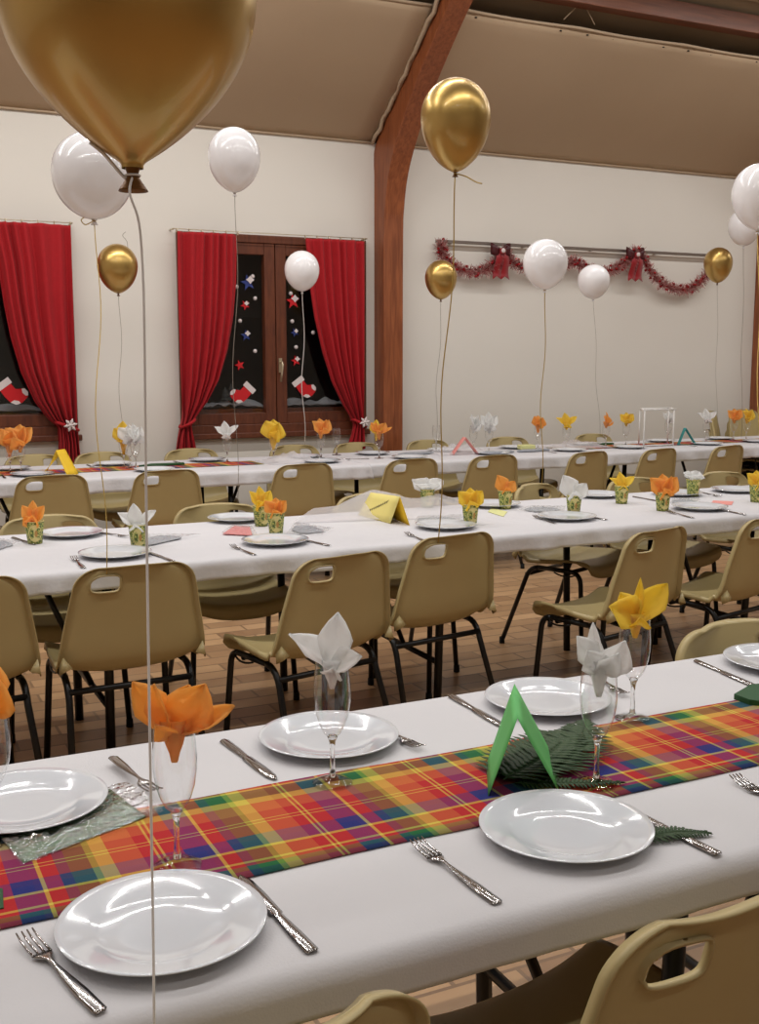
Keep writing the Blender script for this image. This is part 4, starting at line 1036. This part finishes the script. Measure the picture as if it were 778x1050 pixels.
# ------------------------------------------------------------------ CURTAINS
def curtain(outer_pts, inner_pts, label, ytop=7.90, seed=0, nf=6.5, tie=None):
    """outlines as (pixel x, pixel y) top to bottom on the plane just in front of the window"""
    O = [aty(x, y, ytop) for x, y in outer_pts]; I = [aty(x, y, ytop) for x, y in inner_pts]
    oz = [(-p.z, p.x) for p in O]; iz = [(-p.z, p.x) for p in I]
    zt, zb = (O[0].z+I[0].z)/2, (O[-1].z+I[-1].z)/2
    tz = tie; nv, nu = 70, 96; P = []
    for i in range(nv+1):
        v = i/nv; zc = zt+(zb-zt)*v
        xo, xi = interp(oz, -zc), interp(iz, -zc); row = []
        w = abs(xi-xo); W0 = abs(I[0].x-O[0].x)
        amp = .024+.020*max(0, 1-w/W0)
        near = math.exp(-((zc-tz)/.10)**2)
        for j in range(nu+1):
            u = j/nu; x = xo+(xi-xo)*u
            ph = nf*2*pi*u + 2.2*sin(2*pi*u+seed)+1.1*sin(5.3*u+2.1*seed+1.5*v)+.8*noise.noise(Vector((u*4, v*2.2, seed)))
            y = ytop - amp*(.8*sin(ph)+.45*sin(ph*.53+seed+v*1.2)) - .035*sin(pi*u)*(1-near) + .0
            z = zc
            if i > nv*.55: z -= 0.0
            row.append((x, y, z + (.010*cos(ph) if i == nv else 0)))
        P.append(row)
    t = thing('curtain', label, 'curtain', (0, 0, 0), 0, 'red tied-back curtains')
    c0 = Vector(((O[0].x+I[0].x)/2, ytop, zt)); t.location = c0
    q = MB(); q.grid([[Vector(p)-c0 for p in r] for r in P]); q.build('drape', 'curtain', t, thick=.003)
    xo, xi = interp(oz, -tz), interp(iz, -tz); n = 20; ring = []
    for k in range(n+1):
        a = 2*pi*k/n; ring.append(Vector(((xo+xi)/2+(abs(xi-xo)/2+.012)*cos(a), ytop-.01-.068*sin(a), tz+.03*cos(a)*(1 if xi > xo else -1)))-c0)
    q = MB(); q.tube(ring, .012, 6); q.build('tieback', 'curtain', t)
    for k in range(6):
        p = O[0].lerp(I[0], k/5.0); q = MB(); rr = []
        for m in range(13): a = 2*pi*m/12; rr.append(Vector((p.x, ytop+.012*cos(a), zt+.010+.014*sin(a)))-c0)
        q.tube(rr, .0028, 5); q.build('curtain_ring', 'handle', t)
    return t
tz1 = aty(70, 437, 7.9).z; tz2 = aty(190, 434, 7.9).z; tz3 = aty(366, 434, 7.9).z
curtain([(72, 232), (74, 300), (76, 370), (77.5, 410), (78, 437), (80, 455), (82, 475)], [(-12, 226), (-2, 270), (4, 310), (11, 345), (22, 382), (36, 412), (50, 430), (60, 438), (61, 455), (60, 474)], 'red curtain at the left edge, held by a snowflake tie', tie=tz1, seed=1)
curtain([(181, 238), (182, 300), (184, 370), (186, 410), (187, 428), (185, 438), (182, 450), (180, 463)], [(244, 240), (243, 290), (240, 325), (234, 360), (225, 390), (213, 412), (202, 426), (196, 436), (199, 450), (202, 462)], 'red curtain on the left side of the full window', tie=tz2, seed=2)
curtain([(373, 247), (373, 300), (373, 360), (372.5, 410), (372, 432), (373, 445), (374, 460)], [(313, 245), (317, 290), (322, 325), (330, 360), (340, 392), (351, 415), (359, 428), (363, 436), (360, 447), (356, 459)], 'red curtain on the right side of the full window, beside the wooden post', tie=tz3, seed=3)
for (x0, y0), (x1, y1), lab in (((-40, 224), (74, 233), 'thin curtain wire over the left window'), ((178, 237), (376, 247.5), 'thin curtain wire over the full window')):
    a, c = aty(x0, y0-1, 7.9), aty(x1, y1-1, 7.9); q = MB(); zz = (a.z+c.z)/2+.012; q.tube([(a.x, 7.9, zz), (c.x, 7.9, zz)], .003, 6)
    for p in (a, c): q.tube([(p.x, 7.9, zz), (p.x, WY, zz)], .006, 6)
    tag(q.build('curtain_wire', 'handle'), lab, 'wire')
def snowflake(px, py, label, s=.038):
    c = aty(px, py, 7.80); q = MB()
    for k in range(6):
        a = k*pi/3+.2; d = Vector((cos(a), 0, sin(a))); n = Vector((-sin(a), 0, cos(a)))
        q.tube([(0, 0, 0), d*s*.8, d*s*1.25], s*.16, 8, taper=[.8, 1.6, .5])
        q.tube([d*s*.55-n*s*.28+d*s*.2, d*s*.55, d*s*.55+n*s*.28+d*s*.2], s*.13, 6)
    q.lathe([(.0001, -.2*s), (.3*s, -.1*s), (.3*s, .1*s), (.0001, .2*s)], 12)
    return tag(q.build('snowflake_ornament', 'felt_white', loc=c), label, 'ornament')
snowflake(72.5, 436, 'white snowflake ornament on the tie of the left window curtain'); snowflake(374, 433, 'white snowflake ornament at the tie of the curtain by the wooden post', .036)

# ------------------------------------------------------------------ WINDOW DECORATIONS
YG = WY+.012
def star_poly(r, r2=.42, n=5, rot=pi/2): return [((r if k % 2 == 0 else r*r2)*cos(rot+pi*k/n), (r if k % 2 == 0 else r*r2)*sin(rot+pi*k/n)) for k in range(2*n)]
RX = Matrix.Rotation(pi/2, 3, 'X')
def flat_deco(px, py, poly, m, name, label, cat, group, th=.008, rot=0, Y=None):
    c = aty(px, py, YG if Y is None else Y); R = RX @ Matrix.Rotation(rot, 3, 'Z')
    q = MB(); q.prism(poly, 0, th, R); o = q.build(name, m, loc=c, bevel=.0015); return tag(o, label, cat, group)
G = 'star ornaments on the window panes'
for px, py, r, m, rot, lab in ((254, 290, .050, 'star_blue', .2, 'dark blue star at the top of the left pane'), (251, 313, .032, 'felt_red', .5, 'red star with white trim in the left pane, below the blue star'), (252, 344, .036, 'star_blue', .1, 'small blue and white star halfway down the left pane'), (245.5, 374.5, .034, 'felt_red', .3, 'plain red star low in the left pane'),
                                (300, 309, .048, 'felt_red', .1, 'red star in the right pane, below the white balloon'), (302, 341, .028, 'star_blue', .4, 'small blue and white star in the right pane'), (303, 370, .034, 'felt_red', .2, 'small red star low in the right pane')):
    r *= 1.25; o = flat_deco(px, py, star_poly(r), m, 'star_ornament', lab, 'ornament', G, rot=rot)
    if not lab.startswith('plain'):
        q = MB(); q.prism([(x*.6+r*.25, y*.55+r*.35) for x, y in star_poly(r*.9, .6, 4)], .0085, .014, RX); q.build('white_trim', 'felt_white', o)
G = 'white dots on the window panes'
for px, py, lab in ((259, 283.5, 'white dot by the tip of the top blue star'), (242.5, 294, 'white dot left of the top blue star'), (261.5, 306, 'white dot right of the upper red star, left pane'), (246, 329, 'white dot between red and blue star, left pane'), (261.5, 360, 'white dot low in the left pane, right side'),
                    (298, 301, 'white dot above the red star, right pane'), (299.5, 329.5, 'white dot above the small blue star, right pane'), (321, 341, 'white dot beside the right curtain'), (303.5, 356, 'white dot between blue and red star, right pane')):
    c = aty(px, py, YG); q = MB(); q.lathe([(.0001, -.016), (.0115, -.0115), (.016, 0), (.0115, .0115), (.0001, .016)], 12); tag(q.build('dot_ornament', 'felt_white', loc=c), lab, 'ornament', G)
def stocking(px, py, flip, label, rot=0.5, s=1.0):
    c = aty(px, py, YG-.004); t = thing('stocking_ornament', label, 'ornament', c, 0, 'red felt stockings on the windows')
    f = -1 if flip else 1; R = RX @ Matrix.Rotation(rot*f, 3, 'Z')
    body = [(-.045, .055), (.035, .055), (.036, .0), (.030, -.045), (.010, -.078), (-.03, -.088), (-.075, -.080), (-.098, -.055), (-.095, -.025), (-.07, -.010), (-.047, .005)]
    def pr(pl, z0, z1, m, n): q = MB(); q.prism([(x*f*s, y*s) for x, y in pl], z0, z1, R); return q.build(n, m, t)
    pr(body, 0, .007, 'felt_red', 'sock'); pr([(-.056, .050), (.046, .050), (.046, .092), (-.056, .092)], -.001, .0085, 'felt_white', 'cuff')
    pr([(-.098, -.055), (-.095, -.025), (-.078, -.015), (-.066, -.040), (-.072, -.066), (-.085, -.073)], .0005, .0083, 'felt_white', 'toe_patch')
    pr([(.030, -.045), (.010, -.078), (-.018, -.086), (-.016, -.066), (.004, -.046)], .0005, .0083, 'felt_white', 'heel_patch')
stocking(250, 405, False, 'red felt stocking with white cuff, low in the left pane', -.75); stocking(310, 399, True, 'red felt stocking with white cuff, low in the right pane', -.62)
stocking(10, 404, True, 'red felt stocking at the left edge, in the window behind the curtain', -.62, 1.1)
for xa, xb, lab, sd in ((2.36, 2.98, 'heap of grey cotton snow on the ledge behind the left pane', 1), (3.06, 3.72, 'heap of grey cotton snow on the ledge behind the right pane', 5), (.1, 1.40, 'heap of grey cotton snow behind the window at the left edge', 9)):
    P = []
    for j in range(9):
        P.append([(xa+(xb-xa)*i/30, WY+.10+.14*j/8, 1.05+(.10*abs(noise.noise(Vector((i*.22+sd, j*.2, 0))))+.03)*sin(pi*i/30)**.4*sin(pi*min(1, j/8*.8+.2))) for i in range(31)])
    q = MB(); q.grid(P); o = q.build('cotton_snow', 'snow', thick=.01); tag(o, lab, 'decoration')
    q = MB(); q.box((xa, WY+.095, .88), (xb, WY+.245, 1.048)); struct(q.build('trim_8', 'window_wood'))
G = 'grey paper fir trees behind the left pane'
for k, (px, h) in enumerate(((231, .10), (237, .13), (244, .09))):
    p = aty(px, 408, WY+.13); q = MB()
    for m in range(3): q.lathe([(.045-.01*m, .03+h*.28*m), (.0005, .03+h*(.45+.28*m))], 10)
    q.tube([(0, 0, -.02), (0, 0, .05)], .006, 6); tag(q.build('fir_ornament', 'firtree', loc=(p.x, WY+.13, 1.09)), ('grey paper fir behind the left pane, nearest the curtain', 'tallest grey paper fir behind the left pane', 'grey paper fir behind the left pane, nearest the stocking')[k], 'ornament', G)

# ------------------------------------------------------------------ WALL RAIL, GARLAND, BOWS
a, c = aty(447, 247.5, 7.95), aty(748, 263.5, 7.95); zz = 2.38
q = MB(); q.box((a.x, 7.945, zz-.013), (c.x+.02, 7.965, zz+.013))
for k in range(5): x = a.x+.15+(c.x-a.x-.3)*k/4; q.box((x-.015, 7.96, zz-.012), (x+.015, WY, zz+.012))
tag(q.build('wall_rail', 'rail', bevel=.003), 'long grey metal picture rail fixed to the wall, with a garland under it', 'rail')
g = thing('tinsel_garland', 'pink and red tinsel garland in four loops under the wall rail', 'garland', (a.x, 7.93, zz))
way = [(452, 251), (453, 260), (458, 269), (470, 276), (485, 279), (500, 276), (509, 268), (515, 259), (520, 265), (530, 272), (545, 277), (562, 279), (578, 272), (588, 268), (598, 274), (610, 279), (624, 278), (636, 272), (645, 265), (652, 258), (659, 266), (668, 280), (680, 292), (694, 297), (707, 296), (718, 288), (730, 276), (738, 268)]
W = catmull([aty(x, y, 7.93)-Vector((a.x, 7.93, zz)) for x, y in way], 6)
rnd = random.Random(5); qp, qr = MB(), MB()
q = MB(); q.tube(W, .012, 6); q.build('garland_core', 'tinsel_red', g)
for i, p in enumerate(W):
    for k in range(34):
        d = Vector((rnd.uniform(-1, 1), rnd.uniform(-1, .35), rnd.uniform(-1, 1))).normalized(); n = d.cross(Vector((rnd.random(), rnd.random(), rnd.random()))).normalized()
        ln = rnd.uniform(.036, .072); b0 = p+Vector((rnd.uniform(-.025, .025), 0, rnd.uniform(-.01, .01)))
        qq = qp if rnd.random() < .80 else qr
        qq.add([b0-n*.0028, b0+n*.0028, b0+d*ln+n*.0018, b0+d*ln-n*.0018], [(0, 1, 2, 3)])
    if i % 3 == 0:
        for k in range(2):
            d = Vector((rnd.uniform(-1, 1), rnd.uniform(-1, -.1), rnd.uniform(-1, 1))).normalized()*.05
            qr.lathe([(.0001, -.012), (.011, -.006), (.013, 0), (.011, .006), (.0001, .012)], 8, p+d)
qp.build('pink_tinsel', 'tinsel_pink', g); qr.build('red_tinsel', 'tinsel_red', g)
def bow(px, py, label):
    c = aty(px, py, 7.90); t = thing('red_bow', label, 'bow', c, 0, 'red bows on the wall rail'); t.scale = (1.35, 1.1, 1.3)
    for sg in (-1, 1):
        q = MB(); P = []
        for i in range(13):
            a = i/12; r = [Vector((sg*.085*sin(pi*a)*(.6+.4*a), -.025*sin(2*pi*a), (.060*a-.02)*sin(pi*a)+.006))+Vector((0, 0, w))*(.35+.9*sin(pi*a)) for w in (-.030, -.01, .01, .030)]
            P.append(r)
        q.grid(P); q.build('loop', 'darkbow', t, thick=.002)
        q = MB(); q.grid([[Vector((sg*(.012+.018*s)+w, -.012-.014*sin(6*s), -.175*s-(.022 if (abs(w) < .02) and s == 1 else 0)*-1)) for w in (-.030, 0, .030)] for s in [i/8 for i in range(9)]]); q.build('tail', 'bow', t, thick=.002)
    q = MB(); q.box((-.020, -.035, -.018), (.020, -.010, .020)); k = q.build('knot', 'bow', t, bevel=.008)
    q = MB(); q.lathe([(.0001, 0), (.015, 0), (.015, .003), (.0001, .004)], 12); d = q.build('clear_button', 'felt_white', t); d.location = (.0, -.034, .004); d.rotation_euler = (pi/2, 0, 0)
bow(513.5, 258, 'red satin bow on the wall rail, left of the white balloon'); bow(651.5, 262, 'red satin bow on the wall rail, right of the small white balloon')

# ------------------------------------------------------------------ BALLOONS
def balloon(px, py, wpx, hpx, depth, colour, tie, label, smat='greystring', tilt=0.0, sr=.0013, tail=None, sway=.02, ex=None, path=None, tr=1.1):
    """px, py: centre of the body; wpx, hpx: apparent size; depth: distance along the view axis; tie: world point the string runs to"""
    c = CAM+ray(px, py)*depth; R = wpx*depth/F/2; Hh = hpx*depth/F
    tp = min(Hh*.46, R*1.05); bt = Hh-tp
    m = 'goldballoon' if colour == 'gold' else 'whiteballoon'
    prof = []
    for i in range(15): a = pi/2*i/14; prof.append((max(.0001, R*sin(a)), tp*cos(a)))
    ex = ex or 1.0+.5*(bt/R-1.0)
    for i in range(1, 22):
        a = pi/2*i/22; prof.append((max(.012*R/.14, R*cos(a)**(1.0/1.0 if ex < 1 else ex)), -bt*sin(a)))
    dz = (Hh/2-tp)        # centre of the drawn extent
    t = thing('balloon', label, 'balloon', (c.x, c.y, c.z+dz), 0, 'helium balloons over the tables')
    q = MB(); q.lathe(prof, 48); q.build('balloon_body', m, t, subsurf=1)
    k = R/.14*(1.0 if depth < 2 else .75); zb = -bt+.004*k
    q = MB(); q.lathe([(.012*k, zb+.006*k), (.008*k, zb-.004*k), (.006*k, zb-.010*k), (.0075*k, zb-.014*k), (.0155*k, zb-.026*k), (.0165*k, zb-.028*k), (.0150*k, zb-.0275*k), (.004*k, zb-.018*k)], 20); kb = q.build('knot', 'knot_gold' if colour == 'gold' else m, t)
    top = Vector((0, 0, zb-.011*k)); e = Vector(tie)-t.location
    pts = [top+(e-top)*(i/24)+Vector((sway*sin(i*.33)*sin(pi*i/24), sway*.5*sin(i*.21+1)*sin(pi*i/24), 0)) for i in range(25)]
    if path: pts = catmull([top]+[CAM+ray(x, y)*dd-t.location for x, y, dd in path], 6)
    q = MB(); q.tube([(.008*k*cos(a), .008*k*sin(a), top.z) for a in [2*pi*j/10 for j in range(11)]], sr, 5); q.tube(pts, sr, 6); q.build('string', smat, t)
    if tail:
        q = MB(); q.tube(catmull([top+rt*(x*depth/F)-up*(y*depth/F)+Vector((0, -.004*i, 0)) for i, (x, y) in enumerate(tail)], 6), sr*tr, 6); q.build('ribbon_tail', smat, t)
    return t
# big gold one close to us, its ribbon tied down under the table front
big = balloon(131, 12, 264, 312, 1.20, 'gold', (.215, .985, .30), 'huge gold balloon at the top left corner, closest to the viewer', 'whitestring', sr=.0014, tail=[(0, 4), (-10, 2), (-22, -10), (-34, -22), (-48, -32)], ex=1.8, tr=1.5, path=[(133, 198, 1.19), (142, 226, 1.19), (146, 270, 1.19), (148, 340, 1.18), (150, 520, 1.17), (153, 720, 1.14), (156, 900, 1.12), (158, 1050, 1.09), (158.5, 1300, 1.07)])
def tie(k): h = hole(k); return (h.x, h.y, h.z)
def on_table(px, Y): return (b3(px, Y), Y, TZ+.004)
balloon(95, 180, 83, 88, 3.74, 'white', tie('B1'), 'large white balloon behind the huge gold one, over the left of the hall', 'goldstring', tail=[(0, 0), (-8, -4), (-14, -1), (-10, 4), (-3, 1)], sr=.0017)
balloon(240, 164, 54, 65, 4.80, 'white', tie('C1'), 'white balloon high over the left curtain of the full window', 'greystring')
balloon(120.5, 275.5, 41, 50, 7.15, 'gold', on_table(127, 7.22), 'small gold balloon in front of the wall between the two windows', 'greystring', tail=[(0, 0), (8, -30), (9, -52), (4, -60), (7, -64)], sr=.0015)
balloon(309.5, 278, 36, 41, 7.45, 'white', tie('E3'), 'white balloon in front of the full window panes', 'whitestring', sr=.0028)
balloon(467, 128.5, 72, 93, 3.62, 'gold', tie('B3'), 'gold balloon in front of the ceiling fabric, right of the curved wooden beam', 'goldstring', sr=.0021, tail=[(0, 0), (10, 3), (20, 9), (26, 11)])
balloon(452, 287, 33, 40, 7.55, 'gold', tie('E5'), 'small gold balloon at the left end of the wall garland', 'greystring')
balloon(559, 271, 46, 51, 5.15, 'white', tie('C3'), 'white balloon hanging in front of the garland between the two bows', 'goldstring', sr=.0021)
balloon(608.5, 289, 33, 35, 7.9, 'white', tie('E7'), 'small white balloon below the garland, left of the right bow', 'greystring', sr=.0010)
balloon(736, 272, 29, 36, 9.1, 'gold', on_table(734, 7.2), 'small gold balloon at the right end of the wall garland', 'greystring', sr=.0010)
balloon(778, 202, 55, 67, 4.85, 'white', (tie('B5')[0]-.0, tie('B5')[1], tie('B5')[2]), 'white balloon cut off by the right edge, the larger and upper of two', 'goldstring', sr=.0021)
balloon(763, 233, 33, 38, 8.9, 'white', on_table(759, 7.24), 'white balloon at the right edge, half hidden behind the larger one', 'greystring', sr=.0016)
